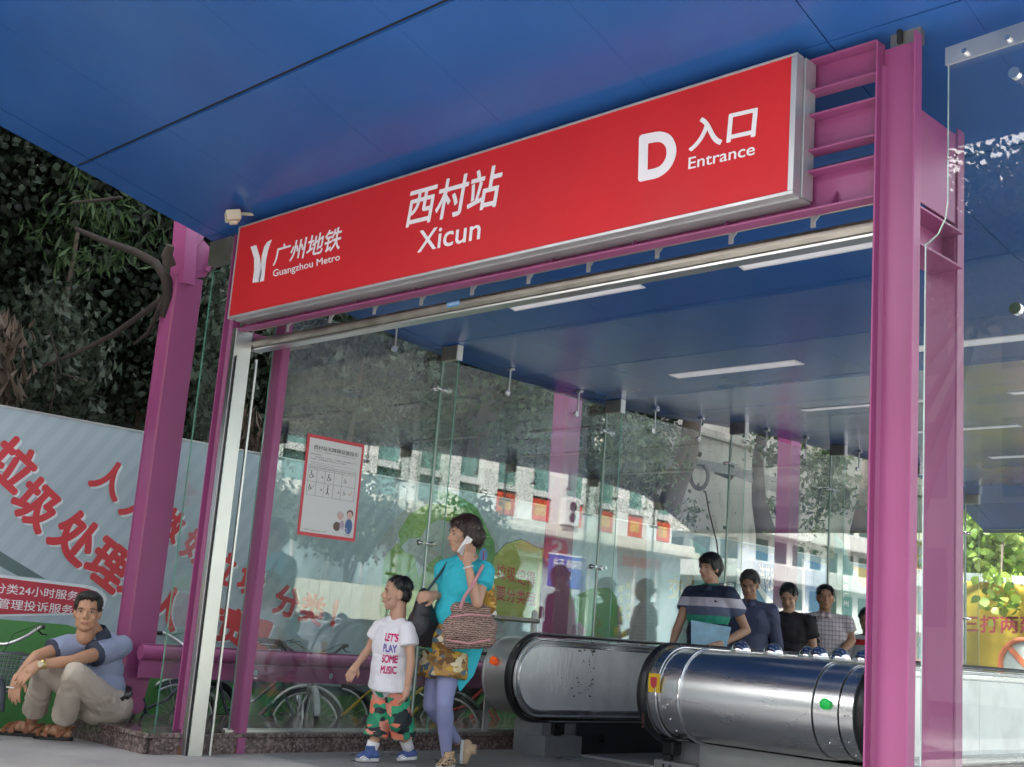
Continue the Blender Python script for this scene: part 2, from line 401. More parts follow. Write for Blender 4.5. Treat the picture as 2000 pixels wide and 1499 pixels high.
# recessed tube lights, each row sits in its own ceiling bay
def light(x0, x1, y, label):
    z = zc(y); w = .075; dz = (zc(y+w)-zc(y-w))
    t = thing('ceiling_light', ((x0+x1)/2, y, z), label, 'ceiling light', 'strip lights recessed in the blue ceiling')
    f = MB()
    z0, z1 = zc(y-w)-.003, zc(y+w)-.003
    for (a, b, c, d) in ((x0, x1, -1, -.86), (x0, x1, .86, 1), (x0, x0+.012, -.86, .86), (x1-.012, x1, -.86, .86)):
        ya, yb = y+w*c, y+w*d; za, zb = zc(ya), zc(yb)
        f.add([(a,ya,za-.006),(b,ya,za-.006),(b,yb,zb-.006),(a,yb,zb-.006),(a,ya,za+.004),(b,ya,za+.004),(b,yb,zb+.004),(a,yb,zb+.004)], [(0,3,2,1),(4,5,6,7),(0,1,5,4),(1,2,6,5),(2,3,7,6),(3,0,4,7)])
    obj('frame', f, mat_frame, t)
    ya, yb = y-w*.85, y+w*.85
    d = MB().add([(x0+.013,ya,zc(ya)-.004),(x1-.013,ya,zc(ya)-.004),(x1-.013,yb,zc(yb)-.004),(x0+.013,yb,zc(yb)-.004)], [(0,3,2,1)])
    obj('diffuser', d, LAMPW, t)
mat_frame = mat('lamp_frame', (.7,.7,.72), .4)
rowl = [(6.1, 'nearest the sign'), (8.1, 'second bay'), (10.15, 'third bay'), (12.2, 'fourth bay'), (14.3, 'rearmost bay')]
for y, w in rowl:
    for k, (x0, x1) in enumerate(((-6.27,-5.05), (-4.27,-3.05))):
        light(x0, x1, y, 'white strip light in the blue ceiling, %s, %s of the pair' % (w, ('left', 'right')[k]))

# ================================================================== STEEL FRAME
def channel(x0, x1, yw, fl, z0, z1, t=.009, zf=None):
    """upright channel: web across X at yw, flanges run fl along Y"""
    f = MB().box((x0, min(yw, yw+fl), zf or z0), (x0+t, max(yw, yw+fl), z1))
    g = MB().box((x1-t, min(yw, yw+fl), z0), (x1, max(yw, yw+fl), z1))
    s = -1 if fl < 0 else 1
    w = MB().box((x0+t+.0005, yw-.005, z0), (x1-t-.0005, yw+.004, z1-.02))
    return w, f, g
def upright(name, x0, x1, yw, fl, z0, z1, label, zf=None, foot=False):
    t = thing(name, ((x0+x1)/2, yw, z0), label, 'column', 'magenta steel columns of the entrance')
    w, f, g = channel(x0, x1, yw, fl, z0, z1, zf=zf)
    obj('web', w, MAGENTA, t, bevel=.003); obj('flange', f, MAGENTA, t, bevel=.003); obj('flange', g, MAGENTA, t, bevel=.003)
    # fillet where the web meets the flanges
    s = 1 if fl > 0 else -1
    for xx, d in ((x0+.009, 1), (x1-.009, -1)):
        m_ = MB().prism([(xx, yw+s*.0045, z0+.15), (xx+d*.014, yw+s*.0045, z0+.15), (xx, yw+s*.02, z0+.15)], (0,0,z1-z0-.25)); obj('fillet', m_, MAGENTA, t)
    if foot: obj('rusty_foot', MB().box((x0-.004, yw-.008+min(0, fl), z0), (x1+.003, yw-.0055+min(0, fl)*.0, z0+.05)), RUST, t)
    return t
upright('steel_column', -7.555, -7.43, 4.60, -.062, 0, 3.62, 'front left magenta channel column standing behind the left end of the red sign', zf=.14, foot=True)
upright('steel_column', -7.555, -7.43, 4.98, .065, 0, 3.45, 'magenta channel column just behind the front left one, seen through the doorway', zf=.14, foot=True)
upright('steel_column', -2.495, -2.31, 4.60, -.062, 0, 3.60, 'tall front right magenta channel column at the right end of the three beams')
upright('steel_column', -2.50, -2.345, 5.02, .065, 0, 3.33, 'magenta channel column behind the front right one, behind the glass edge')
# ties between the column pairs
for X0, X1, nm in ((-7.55, -7.44, 'left'), (-2.47, -2.335, 'right')):
    t = thing('column_tie', (X0, 4.8, 3), 'magenta plate and short ties joining the two %s columns' % nm, 'bracket')
    if nm == 'right':
        obj('gusset_plate', MB().box((X1-.008, 4.606, 2.86), (X1, 4.97, 3.28)), MAGENTA, t, bevel=.002)
        for z in (2.82, 2.66):
            obj('tie', MB().box((X0, 4.606, z), (X1+.02, 5.01, z+.009)), MAGENTA, t)
        obj('tie', MB().box((X0+.05, 4.606, 2.669), (X0+.058, 5.01, 2.82)), MAGENTA, t)
    else:
        for z in (2.85, 3.2): obj('tie', MB().box((X0, 4.606, z), (X1, 4.97, z+.06)), MAGENTA, t)
def header(z0, z1, label):
    t = thing('header_beam', (-5, 4.6, z0), label, 'beam', 'magenta beams behind the red sign')
    obj('web', MB().box((-7.43, 4.622, z0+.01), (-2.50, 4.63, z1-.01)), MAGENTA, t)
    for z in (z0, z1-.01): obj('flange', MB().box((-7.43, 4.555, z), (-2.50, 4.632, z+.01)), MAGENTA, t, bevel=.002)
    return t
header(3.46, 3.62, 'topmost magenta channel beam between the front columns, behind the red sign')
header(3.17, 3.35, 'middle magenta channel beam between the front columns, behind the red sign')
hb = header(2.89, 3.08, 'lowest magenta channel beam, running just below the red sign')
for k in range(9):
    x = -7.2 + k*.56; obj('stiffener', MB().prism([(x, 4.56, 2.9), (x, 4.62, 2.9), (x, 4.62, 2.98)], (.008,0,0)), MAGENTA, hb)
cp = thing('cable_conduit', (-4, 4.7, 3.11), 'pair of grey conduits running between the middle and lowest beams', 'conduit')
obj('conduit', MB().tube([(-7.3, 4.70, 3.10), (-2.5, 4.70, 3.10)], .012, 8), GREYM, cp); obj('conduit', MB().tube([(-7.3, 4.72, 3.145), (-2.5, 4.72, 3.145)], .012, 8), GREYM, cp)
obj('clip', MB().box((-3.01,4.68,3.08), (-2.96,4.74,3.165)), DARK, cp)
obj('tray', MB().box((-7.2,4.74,3.06), (-2.52,4.80,3.17)), DARK, cp)

# outer columns beyond the plinth
def outer_column(y0, ztop, label, first=False):
    y0 = y0*1.035+.085; ztop = .95+(ztop-.95)*1.035
    t = thing('outer_column', (-8.45, y0+.11, .13), label, 'column', 'tall magenta outer columns carrying the canopy edge')
    x0, x1 = -8.54, -8.345; y1 = y0+.22
    ztop = on(362, 538, 'X', x1).z if first else ztop+.32
    obj('web', MB().box((x0+.012, y0+.008, .50), (x1-.012, y1-.008, ztop)), MAGENTA, t)
    for xx in (x0, x1-.012): obj('flange', MB().box((xx, y0, .50), (xx+.012, y1, ztop)), MAGENTA, t, bevel=.003)
    obj('seam_bead', MB().tube([(x1-.014, y0+.003, .5), (x1-.014, y0+.003, ztop-.02)], .006, 6), mat('weld_bead', (.26,.10,.12), .7), t)
    a = [(x0, y0, .5), (x0, y1, .5), (x0, y1-.03, .30), (x0, y1-.09, .20), (x0, y0-.02, .22), (x0, y0-.05, .42)]
    obj('elbow', MB().prism(a, (x1-x0, 0, 0)), MAGENTA, t, bevel=.008)
    obj('foot_plate', MB().prism([(x0+.03, y0+.02, .22), (x0+.13, y0+.02, .22), (x0+.20, y0+.05, .138), (x0+.10, y0+.05, .138)], (0,.012,0)), MAGENTA, t)
    obj('foot_pin', MB().tube([(x0+.02, y0+.13, .23), (x1+.02, y0+.13, .23)], .055, 14), MAGENTA, t)
    if first:
        q = [on(x, y, 'X', x1-.03) for x, y in ((358,548),(404,540),(413,487),(398,470),(372,500))]
        obj('raking_head', MB().prism(q[::-1], (-.11,0,0)), MAGENTA, t, bevel=.004)
        q = [on(x, y, 'Y', y0+.01) for x, y in ((331,552),(358,552),(364,440),(340,432))]
        obj('upright_head', MB().prism(q, (0,.10,0)), MAGENTA, t, bevel=.004)
        obj('strut', MB().bar(on(350,540,'X',-8.40), on(392,452,'X',-8.40), .04, .075), MAGENTA, t)
        obj('strut', MB().bar(on(404,530,'X',-8.36), on(436,478,'X',-8.30), .03, .035), MAGENTA, t)
    else:
        obj('strut', MB().bar((-8.44, y0+.11, ztop-.05), (-8.44, y0+.3, ztop+.25), .05, .09), MAGENTA, t)
    return t
outer_column(4.33, 3.60, 'tall magenta outer column beside the seated man', True)
outer_column(8.68, 3.10, 'magenta outer column seen through the glass behind the turquoise shirt walker')
outer_column(12.72, 3.25, 'magenta outer column seen through the far glass above the navy shirt man')
outer_column(16.8, 3.05, 'farthest magenta outer column at the rear of the glass wall')
bt = thing('guard_beam', (-8.0, 8, .6), 'magenta tube and perforated plate running low behind the left glass wall', 'guard rail')
obj('tube', MB().tube([(-8.25, 4.62, .612), (-8.25, 17, .612)], .054, 20), MAGENTA, bt)
obj('top_strip', MB().box((-8.265, 4.62, .662), (-8.235, 17, .676)), MAGENTA, bt)
pm = MB(); yy = 4.62; X = -8.25
hy = [5.95+.32*1.0*k for k in range(30)]
def plate_with_holes(mb, x0, x1, ya, yb, z0, z1, holes, r):
    """plate in the YZ plane with round holes (each in its own square cell)"""
    cur = ya; zc_ = (z0+z1)/2
    for h in holes:
        mb.box((x0, cur, z0), (x1, h-.07, z1)); c0 = h-.07; c1 = h+.07; n = 16
        out = []
        for k in range(n):
            a = 2*math.pi*k/n; cy_, sy_ = math.cos(a), math.sin(a); s_ = max(abs(cy_), abs(sy_))
            out.append((h+.07*cy_/s_, zc_+(z1-z0)/2*sy_/s_))
        inn = [(h+r*math.cos(2*math.pi*k/n), zc_+r*math.sin(2*math.pi*k/n)) for k in range(n)]
        vs = [(x0, *p) for p in out]+[(x0, *p) for p in inn]+[(x1, *p) for p in out]+[(x1, *p) for p in inn]
        fs = []
        for k in range(n):
            j = (k+1) % n
            fs += [(k, j, n+j, n+k), (2*n+k, 3*n+k, 3*n+j, 2*n+j), (n+k, n+j, 3*n+j, 3*n+k)]
        mb.add(vs, fs); cur = c1
    mb.box((x0, cur, z0), (x1, yb, z1))
plate_with_holes(pm, -8.255, -8.243, 4.62, 17, .435, .556, [5.62+.73*k for k in range(15)], .026)
obj('perforated_plate', pm, MAGENTA, bt)

# ================================================================== SIGN
SY = 4.455
s0 = on(456, 530, 'Y', SY)
sg = thing('station_sign', (-5.1, SY+.08, 2.95), 'long red station name sign reading Xicun with white Chinese and English lettering', 'sign')
SX0, SX1, SZ0, SZ1 = -7.365, -2.835, 2.945, 3.615
obj('light_box', MB().box((SX0+.012, SY+.012, SZ0+.012), (SX1-.006, SY+.145, SZ1-.006)), ALU, sg)
obj('face', MB().box((SX0+.012, SY, SZ0+.012), (SX1-.03, SY+.0115, SZ1-.012)), RED, sg)
F = MB().box((SX0, SY-.006, SZ0-.005), (SX1, SY+.05, SZ0+.0115)); obj('frame', F, ALU, sg, bevel=.002)
obj('frame', MB().box((SX0, SY-.006, SZ1-.0115), (SX1, SY+.05, SZ1)), ALU, sg, bevel=.002)
obj('frame', MB().box((SX0, SY-.006, SZ0+.012), (SX0+.0115, SY+.05, SZ1-.012)), ALU, sg, bevel=.002)
obj('frame', MB().box((SX1-.0295, SY-.006, SZ0+.012), (SX1, SY+.05, SZ1-.012)), ALU, sg, bevel=.003)
obj('frame', MB().box((SX1-.005, SY+.06, SZ0), (SX1+.006, SY+.15, SZ1-.002)), ALU, sg, bevel=.003)
obj('base_rail', MB().box((SX0+.02, SY+.052, SZ0-.012), (SX1-.006, SY+.15, SZ0+.011)), ALU, sg)
SIGNW = mat('sign_white', (.80,.77,.80), .4, var=.02)
def sq(*pts): return [on(x, y, 'Y', SY) for x, y in pts]
def stxt(body, pts, bold): return text_quad('lettering', body, sq(*pts), SIGNW, sg, bold, .0035, n=Vector((0,-1,0)))
stxt('广州地铁', [(533,521), (664,488), (672,441), (541,481)], .018)
stxt('Guangzhou Metro', [(534,546), (665,513), (665,495), (534,528)], .012)
stxt('西村站', [(790,447), (972,404), (986,318), (804,370)], .02)
stxt('Xicun', [(816,495), (938,468), (942,425), (820,452)], .012)
stxt('D', [(1247,357), (1321,341), (1323,250), (1249,265)], .05)
stxt('入口', [(1345,298), (1476,269), (1482,205), (1351,235)], .03)
stxt('Entrance', [(1345,332), (1475,303), (1476,279), (1346,309)], .012)
for pts in ([(490,483),(501,479),(508,502),(512,530),(508,551),(494,553),(497,530),(497,505)], [(517,482),(523,473),(531,469),(524,490),(520,510),(516,549),(505,552),(510,528),(512,500)]):
    p3 = [on(x, y, 'Y', SY)+Vector((0,-.0035,0)) for x, y in pts]
    obj('emblem', MB().prism(p3, (0,.002,0)), SIGNW, sg)
# small beige floodlight at the upper left corner of the sign
fl = thing('floodlight', on(455, 424, 'Y', 4.35), 'small beige floodlight box hanging by the upper left corner of the sign', 'floodlight')
c = on(455, 424, 'Y', 4.35)
RM = Matrix.Translation(c) @ Matrix.Rotation(math.radians(-25), 4, 'Z') @ Matrix.Rotation(math.radians(14), 4, 'X')
obj('housing', MB().box((-.055,-.05,-.028), (.055,.05,.04), 0, RM), BEIGE, fl, bevel=.006)
obj('lens', MB().box((-.03,-.03,-.052), (.03,.03,-.029), 0, RM), BEIGE, fl, bevel=.012)
obj('arm', MB().tube([c+Vector((.02,.03,.03)), c+Vector((.03,.12,.05)), c+Vector((.03,.22,.09))], .012, 8), BEIGE, fl)
# canopy hanger bracket at the right column head with curved pipe
hb = thing('column_head_bracket', (-2.42, 4.66, 3.6), 'steel bracket and bent conduit between right column head and blue ceiling', 'bracket')
obj('plate', MB().box((-2.47, 4.62, 3.585), (-2.33, 4.66, 3.72)), OLDSTEEL, hb); obj('plate', MB().box((-2.43, 4.60, 3.60), (-2.41, 4.70, 3.70)), DARK, hb)
p = [on(1578,108,'Y',4.66), on(1640,90,'Y',4.66), on(1700,72,'Y',4.66), on(1740,66,'Y',4.66), on(1755,80,'Y',4.66)]
obj('conduit', MB().tube(p, .013, 8), OLDSTEEL, hb)
obj('plate', MB().box((-7.90, 4.55, 3.44), (-7.62, 4.62, 3.62)), OLDSTEEL, hb)

# ================================================================== SHUTTER
RZ = on(1718, 395, 'Y', 4.70).z
st = thing('roller_shutter', (-5, 4.72, 2.8), 'stainless roller shutter housing under the sign with its left guide rail', 'roller shutter')
hs_ = MB(); prof = [(4.715,2.795),(4.70,2.815),(4.70,2.835),(4.715,2.856),(4.74,2.864),(4.80,2.864),(4.80,2.80),(4.74,2.79)]
hs_.prism([(-7.44, y, z) for y, z in prof], (4.92, 0, 0)); obj('housing', hs_, OLDSTEEL, st, bevel=.004)
obj('bottom_strip', MB().box((-7.44, 4.712, 2.776), (-2.52, 4.79, 2.788)), STEEL, st)
obj('end_cap', MB().box((-7.455, 4.69, 2.775), (-7.441, 4.82, 2.872)), OLDSTEEL, st)
obj('top_rod', MB().tube([(-7.40, 4.70, RZ), (-2.52, 4.70, RZ)], .0085, 8), OLDSTEEL, st)
for px in (493, 565, 648, 734, 826, 925, 1035, 1152, 1286, 1430, 1590):
    yv = 640-(px-493)*.206; P = on(px, yv, 'Y', 4.70); x = P.x
    obj('bracket', MB().box((x-.011, 4.690, 2.86), (x+.011, 4.700, RZ+.02)).prism([(x+.011,4.692,RZ-.005),(x+.034,4.692,RZ+.012),(x+.034,4.692,RZ-.004),(x+.011,4.692,RZ-.03)], (0,.01,0)), ALU, st)
P = on(885, 598, 'Y', 4.70); P.z = 2.828
obj('blue_sticker', MB().box((P.x-.055, 4.697, P.z-.014), (P.x+.055, 4.6995, P.z+.016)), mat('sticker_blue', (.08,.28,.55), .5), st)
text_at('lettering', '广州地铁 0208', (P.x-.05, 4.6965, P.z-.006), (.1,0,0), (0,0,.014), WHITE, st, 0, .001)
obj('guide_rail', MB().box((-7.425, 4.54, 0), (-7.372, 4.556, 2.90)), STEEL, st, bevel=.002)
obj('guide_rail', MB().box((-7.342, 4.545, 0), (-7.333, 4.65, 2.7)), STEEL, st)
obj('guide_rail', MB().box((-7.425, 4.557, 0), (-7.413, 4.70, 2.9)), STEEL, st)
obj('guide_slot', MB().box((-7.412, 4.558, 0), (-7.345, 4.66, 2.7)), DARK, st)
obj('guide_rail', MB().box((-7.345, 4.70, 0), (-7.33, 4.715, 2.7)), STEEL, st)

# ================================================================== GLASS WALL
gw = thing('glass_wall', (XL, 10, .14), 'long frameless glass side wall of the entrance held by steel clamps', 'glass wall')
joints = [4.93, 6.59, 8.69, 10.72, 12.75, 14.6, 16.3]
def pane(x0, x1, y0, y1, z0, z1, par, m=GLASS, name='glass_pane'):
    mb = MB(); vs = [(x0,y0,z0),(x1,y0,z0),(x1,y1,z0),(x0,y1,z0),(x0,y0,z1),(x1,y0,z1),(x1,y1,z1),(x0,y1,z1)]
    fs = [(0,3,2,1),(4,5,6,7),(0,1,5,4),(1,2,6,5),(2,3,7,6),(3,0,4,7)]
    big = (3, 5) if (x1-x0) < (y1-y0) else (2, 4)
    for i, f in enumerate(fs): mb.add(vs, [f], 0 if i in big else 1)
    return obj(name, mb, [m, GEDGE], par)
top = {4.93: 3.32, 6.59: 3.14, 8.69: 3.08, 10.72: 3.20, 12.75: 3.29, 14.6: 3.32, 16.3: 3.2}
for a, b in zip(joints[:-1], joints[1:]):
    pane(XL-.012, XL, a+.007, b-.007, .15, min(zc(a), zc((a+b)/2), zc(b))-.045, gw)
obj('sill_channel', MB().box((XL-.03, 4.9, .1385), (XL-.0125, 16.3, .16)).box((XL+.0005, 4.9, .1385), (XL+.016, 16.3, .152)), STEEL, gw)
for i, y in enumerate(joints[1:]):
    zt = zc(y)
    pane(XL+.012, XL+.19, y-.006, y+.006, .15, zt-.12, gw, name='glass_fin')
    obj('seal', MB().tube([(XL+.004, y, .15), (XL+.004, y, zt-.1)], .0085, 8), STEEL, gw)
    br = MB().box((XL+.0, y-.03, zt-.125), (XL+.185, y-.0065, zt-.004)).box((XL+.0, y+.0065, zt-.125), (XL+.185, y+.03, zt-.004)); obj('fin_bracket', br, OLDSTEEL, gw, bevel=.003)
    obj('bracket_end', MB().box((XL+.186, y-.032, zt-.128), (XL+.199, y+.032, zt-.002)), STEEL, gw, bevel=.002)
    for z in (2.86, 1.60) if i < 5 else (2.75, 1.6):
        cl = obj('spider_clamp', MB().tube([(XL+.03, y-.075, z), (XL+.03, y+.075, z)], .013, 10).tube([(XL+.02, y, z-.01), (XL+.06, y, z-.01)], .014, 8), CHROME, gw)
        for d in (-.07, .07):
            obj('clamp_disc', MB().tube([(XL+.001, y+d, z), (XL+.016, y+d, z)], .024, 14).tube([(XL+.016, y+d, z), (XL+.048, y+d, z)], .016, 12), CHROME, cl)
            obj('clamp_disc', MB().tube([(XL-.024, y+d, z), (XL-.0125, y+d, z)], .024, 14), CHROME, cl)
for y in (6.02, 7.32, 8.22, 9.35, 10.1, 11.3, 12.1, 13.3, 14.1, 15.2):
    z = zc(y)
    h = obj('hanger', MB().box((XL+.05, y-.006, z-.20), (XL+.062, y+.006, z-.004)).box((XL+.03, y-.02, z-.022), (XL+.09, y+.02, z-.004)), STEEL, gw)
    obj('hanger_disc', MB().tube([(XL+.014, y+.02, z-.215), (XL+.032, y+.02, z-.215)], .026, 16).tube([(XL+.001, y+.02, z-.215), (XL+.014, y+.02, z-.215)], .01, 8), CHROME, h)
# outer return pane between the outer column and the front left column
rp = thing('glass_return_pane', (-7.75, 4.7, .14), 'narrow glass pane standing between the outer column and the front left column', 'glass pane')
pane(-7.95, -7.56, 4.63, 4.642, .14, 3.42, rp, GLASSR)
# right front glass screen
rg = thing('glass_screen', (-1.6, 4.6, 1.5), 'clear glass screen with notched lower corner right of the right columns', 'glass screen')
po = [(-2.195, 2.82), (-2.195, 3.44), (-.2, 3.62), (-.2, 0.02), (-2.29, 0.02), (-2.29, 2.655), (-2.275, 2.66), (-2.235, 2.69), (-2.205, 2.75)]
mb = MB(); n = len(po)
mb.add([(x, 4.60, z) for x, z in po]+[(x, 4.612, z) for x, z in po], [tuple(range(n))], 0); mb.add([(x, 4.60, z) for x, z in po]+[(x, 4.612, z) for x, z in po], [tuple(range(n, 2*n))[::-1]], 0)
mb.add([(x, 4.60, z) for x, z in po]+[(x, 4.612, z) for x, z in po], [(i, (i+1) % n, n+(i+1) % n, n+i) for i in range(n)], 1)
obj('glass_pane', mb, [GLASSR, mat('polished_edge', (.38,.50,.47), .15)], rg)
obj('patch_plate', MB().prism([(-2.20,4.596,3.50), (-2.20,4.596,3.42), (-.2,4.596,3.42+.08), (-.2,4.596,3.60)], (0,-.012,0)), STEEL, rg, bevel=.002)
for x in (-2.11, -1.93, -1.5, -1.1):
    obj('bolt', MB().tube([(x, 4.584, 3.455+.03*(x+2.1)), (x, 4.568, 3.455+.03*(x+2.1))], .012, 12), CHROME, rg)
for zz in (3.30, 2.32):
    obj('bolt', MB().tube([(-1.905, 4.598, zz), (-1.905, 4.57, zz)], .024, 14), CHROME, rg)

# opposite glass wall, to the right of the second escalator
g2 = thing('glass_wall', (-2.12, 10, .14), 'right hand glass side wall of the entrance, mirrored in the left glass wall', 'glass wall')
XR = -2.12
obj('sill_channel', MB().box((XR-.03, 5.2, 0.004), (XR+.03, 16.3, .15)), GRANITE, g2)
j2 = [5.2, 6.59, 8.69, 10.72, 12.75, 14.6, 16.3]
for a, b in zip(j2[:-1], j2[1:]):
    pane(XR, XR+.012, a+.007, b-.007, .15, min(zc(a), zc((a+b)/2), zc(b))-.045, g2, GLASSR)
for y in j2[1:]:
    zt = zc(y)
    pane(XR-.19, XR-.012, y-.006, y+.006, .15, zt-.12, g2, GLASSR, name='glass_fin')
    obj('seal', MB().tube([(XR-.004, y, .15), (XR-.004, y, zt-.1)], .0085, 8), STEEL, g2)
    obj('fin_bracket', MB().box((XR-.185, y-.03, zt-.125), (XR, y-.0065, zt-.004)).box((XR-.185, y+.0065, zt-.125), (XR, y+.03, zt-.004)), OLDSTEEL, g2, bevel=.003)
    for z in (2.86, 1.6): obj('spider_clamp', MB().tube([(XR-.03, y-.09, z), (XR-.03, y+.09, z)], .016, 10).tube([(XR-.045, y-.07, z), (XR-.001, y-.07, z)], .024, 12).tube([(XR-.045, y+.07, z), (XR-.001, y+.07, z)], .024, 12), OLDSTEEL, g2)
for y in (7.32, 8.22, 9.35, 10.1, 11.3, 12.1, 13.3, 14.1, 15.2, 16.0):
    z = zc(y); obj('hanger', MB().box((XR-.062, y-.008, z-.22), (XR-.05, y+.008, z-.004)).tube([(XR-.07, y, z-.225), (XR-.001, y, z-.225)], .024, 12), STEEL, g2)
# ================================================================== POSTER, STICKER
ps = thing('guide_poster', (XL+.02, 5.57, 1.5), 'white accessibility guide poster with red border stuck on the left glass wall', 'poster')
PX = XL+.006
PQ = dict(tl=on(603,846,'X',PX), tr=on(713,870,'X',PX), bl=on(582,1043,'X',PX), br=on(692,1060,'X',PX))
Y0p, Y1p, Z0p, Z1p = 5.32, 5.855, 1.535, 2.285
def pp(u, v): return Vector((PX, Y0p+(Y1p-Y0p)*u, Z0p+(Z1p-Z0p)*v))
obj('board', MB().box((PX-.004, Y0p, Z0p), (PX, Y1p, Z1p)), PRED, ps)
a, b = pp(.04, .035), pp(.96, .965)
obj('sheet', MB().box((PX+.0003, a.y, a.z), (PX+.0012, b.y, b.z)), PAPER, ps, bevel=.0)
def ptxt(s, u0, u1, v0, v1, m=INK, bold=0.0, par=None):
    return text_quad('lettering', s, [pp(u0,v0), pp(u1,v0), pp(u1,v1), pp(u0,v1)], m, par or ps, bold, .0018, n=Vector((1,0,0)))
ptxt('西村站无障碍设施指引', .12, .9, .855, .90, INK, .01)
ptxt('A Guide to Disability Friendly Facilities at Xicun', .13, .86, .83, .845)
ptxt('尊敬的乘客：', .08, .27, .80, .815)
ptxt('欢迎您乘坐广州地铁，广州地铁一直以来致力于为', .15, .88, .775, .79)
ptxt('您服务，如有需要请与车站工作人员联系。', .08, .72, .752, .767)
ptxt('Notice: Guangzhou Metro has been devoted to offering you barrier free travel, if', .08, .88, .722, .73)
ptxt('you need any help please contact our station staff.', .08, .5, .705, .714)
TB = MB(); us = [.07, .22, .36, .52, .66, .9]; vv = [.40, .535, .655, .695]
for v in vv: TB.box((PX+.0013, pp(us[0],0).y, pp(0,v).z-.0008), (PX+.002, pp(us[-1],0).y, pp(0,v).z+.0008))
for u in us: TB.box((PX+.0013, pp(u,0).y-.0008, pp(0,vv[0]).z), (PX+.002, pp(u,0).y+.0008, pp(0,vv[-1]).z))
obj('table_lines', TB, INK, ps)
for i, s in enumerate(('无障碍设施', '所在位置', '无障碍设施', '所在位置', '出口 电梯 扶手')):
    ptxt(s, us[i]+.012, us[i+1]-.012, .667, .684)
for u, v, s in ((.30,.59,'A'), (.30,.465,'A'), (.605,.465,'A')): ptxt(s, u, u+.035, v-.012, v+.015, INK, .01)
def wheelchair(cu, cv, s):
    m_ = MB(); c0 = pp(cu, cv)+Vector((.0013,0,0))
    def q(a_, b_): return c0+Vector((0, a_*s, b_*s))
    m_.tube([q(math.cos(t)*.5-.1, math.sin(t)*.5-.4) for t in np.linspace(1.9, 6.6, 14)], .0022, 5)
    m_.tube([q(-.1,.75), q(-.12,.1), q(.4,.05), q(.6,-.5), q(.85,-.45)], .0032, 5); m_.ell(q(-.1, 1.0), (.001, .2*s, .2*s), None, 8, 5)
    return m_
obj('pictogram', wheelchair(.13, .60, .028), INK, ps); obj('pictogram', wheelchair(.43, .595, .026), INK, ps)
obj('pictogram', wheelchair(.12, .475, .02).tube([pp(.09,.43), pp(.2,.50)], .002, 5), INK, ps)
obj('pictogram', MB().tube([pp(.43,.5)+Vector((.002,0,0)), pp(.43,.46), pp(.41,.425)], .004, 5).tube([pp(.43,.46), pp(.455,.425)], .003, 5).ell(pp(.43,.515)+Vector((.002,0,0)), (.001,.006,.006)), INK, ps)
obj('pictogram', wheelchair(.72, .59, .018), GREYM, ps); obj('pictogram', wheelchair(.72, .47, .018), GREYM, ps)
obj('tick_mark', MB().tube([pp(.80,.475)+Vector((.002,0,0)), pp(.82,.455)+Vector((.002,0,0)), pp(.86,.50)+Vector((.002,0,0))], .0018, 5), PRED, ps)
# small drawing of an old woman in a wheelchair and a helper
sk = mat('print_skin', (.62,.38,.36), .5); br_ = mat('print_brown', (.13,.09,.08), .5); bl_ = mat('print_blue', (.06,.13,.28), .5)
def disc(u, v, ru, rv, m_, nm, lift): 
    c_ = pp(u, v)+Vector((lift, 0, 0)); obj(nm, MB().prism([c_+Vector((0, ru*math.cos(t), rv*math.sin(t))) for t in np.linspace(0, 2*math.pi, 18)[:-1]], (.0004,0,0)), m_, ps)
disc(.70, .245, .034, .03, mat('print_grey', (.5,.48,.5), .5), 'drawn_hair', .0013); disc(.695, .235, .026, .026, sk, 'drawn_face', .0018)
disc(.655, .13, .035, .035, br_, 'drawn_skirt', .0013); disc(.74, .15, .022, .035, mat('print_mauve', (.4,.32,.42), .5), 'drawn_coat', .0018)
disc(.865, .275, .032, .028, br_, 'drawn_hair', .0013); disc(.86, .255, .025, .03, sk, 'drawn_face', .0018); disc(.86, .145, .035, .06, bl_, 'drawn_coat', .0016)
for u in (.735, .81): 
    c_ = pp(u, .10); obj('drawn_wheel', MB().tube([c_+Vector((.0025, .017*math.cos(t), .017*math.sin(t))) for t in np.linspace(0, 6.28, 14)], .0018, 5), WHITE, ps)
ptxt('广州地铁  Guangzhou Metro  96891', .07, .48, .052, .066); ptxt('D 出口', .80, .9, .05, .065)
# round blue sticker
bs = thing('round_sticker', on(944,1085,'X',XL+.004), 'round blue sticker with a walking figure on the glass behind the phoning woman', 'sticker')
c = on(944,1085,'X',XL+.006)
obj('disc', MB().prism([c+Vector((0,.047*math.cos(t),.06*math.sin(t))) for t in np.linspace(0,2*math.pi,28)[:-1]], (.001,0,0)), mat('sticker_cyan', (.05,.22,.5), .4), bs)
obj('figure', MB().tube([c+Vector((.0015,-.01,-.035)), c+Vector((.0015,.0,.0)), c+Vector((.0015,.012,-.033))], .004, 5).ell(c+Vector((.0015,.0,.03)), (.001,.009,.009)).tube([c+Vector((.0015,0,0)), c+Vector((.0015,0,.02))], .006, 5), PRED, bs)

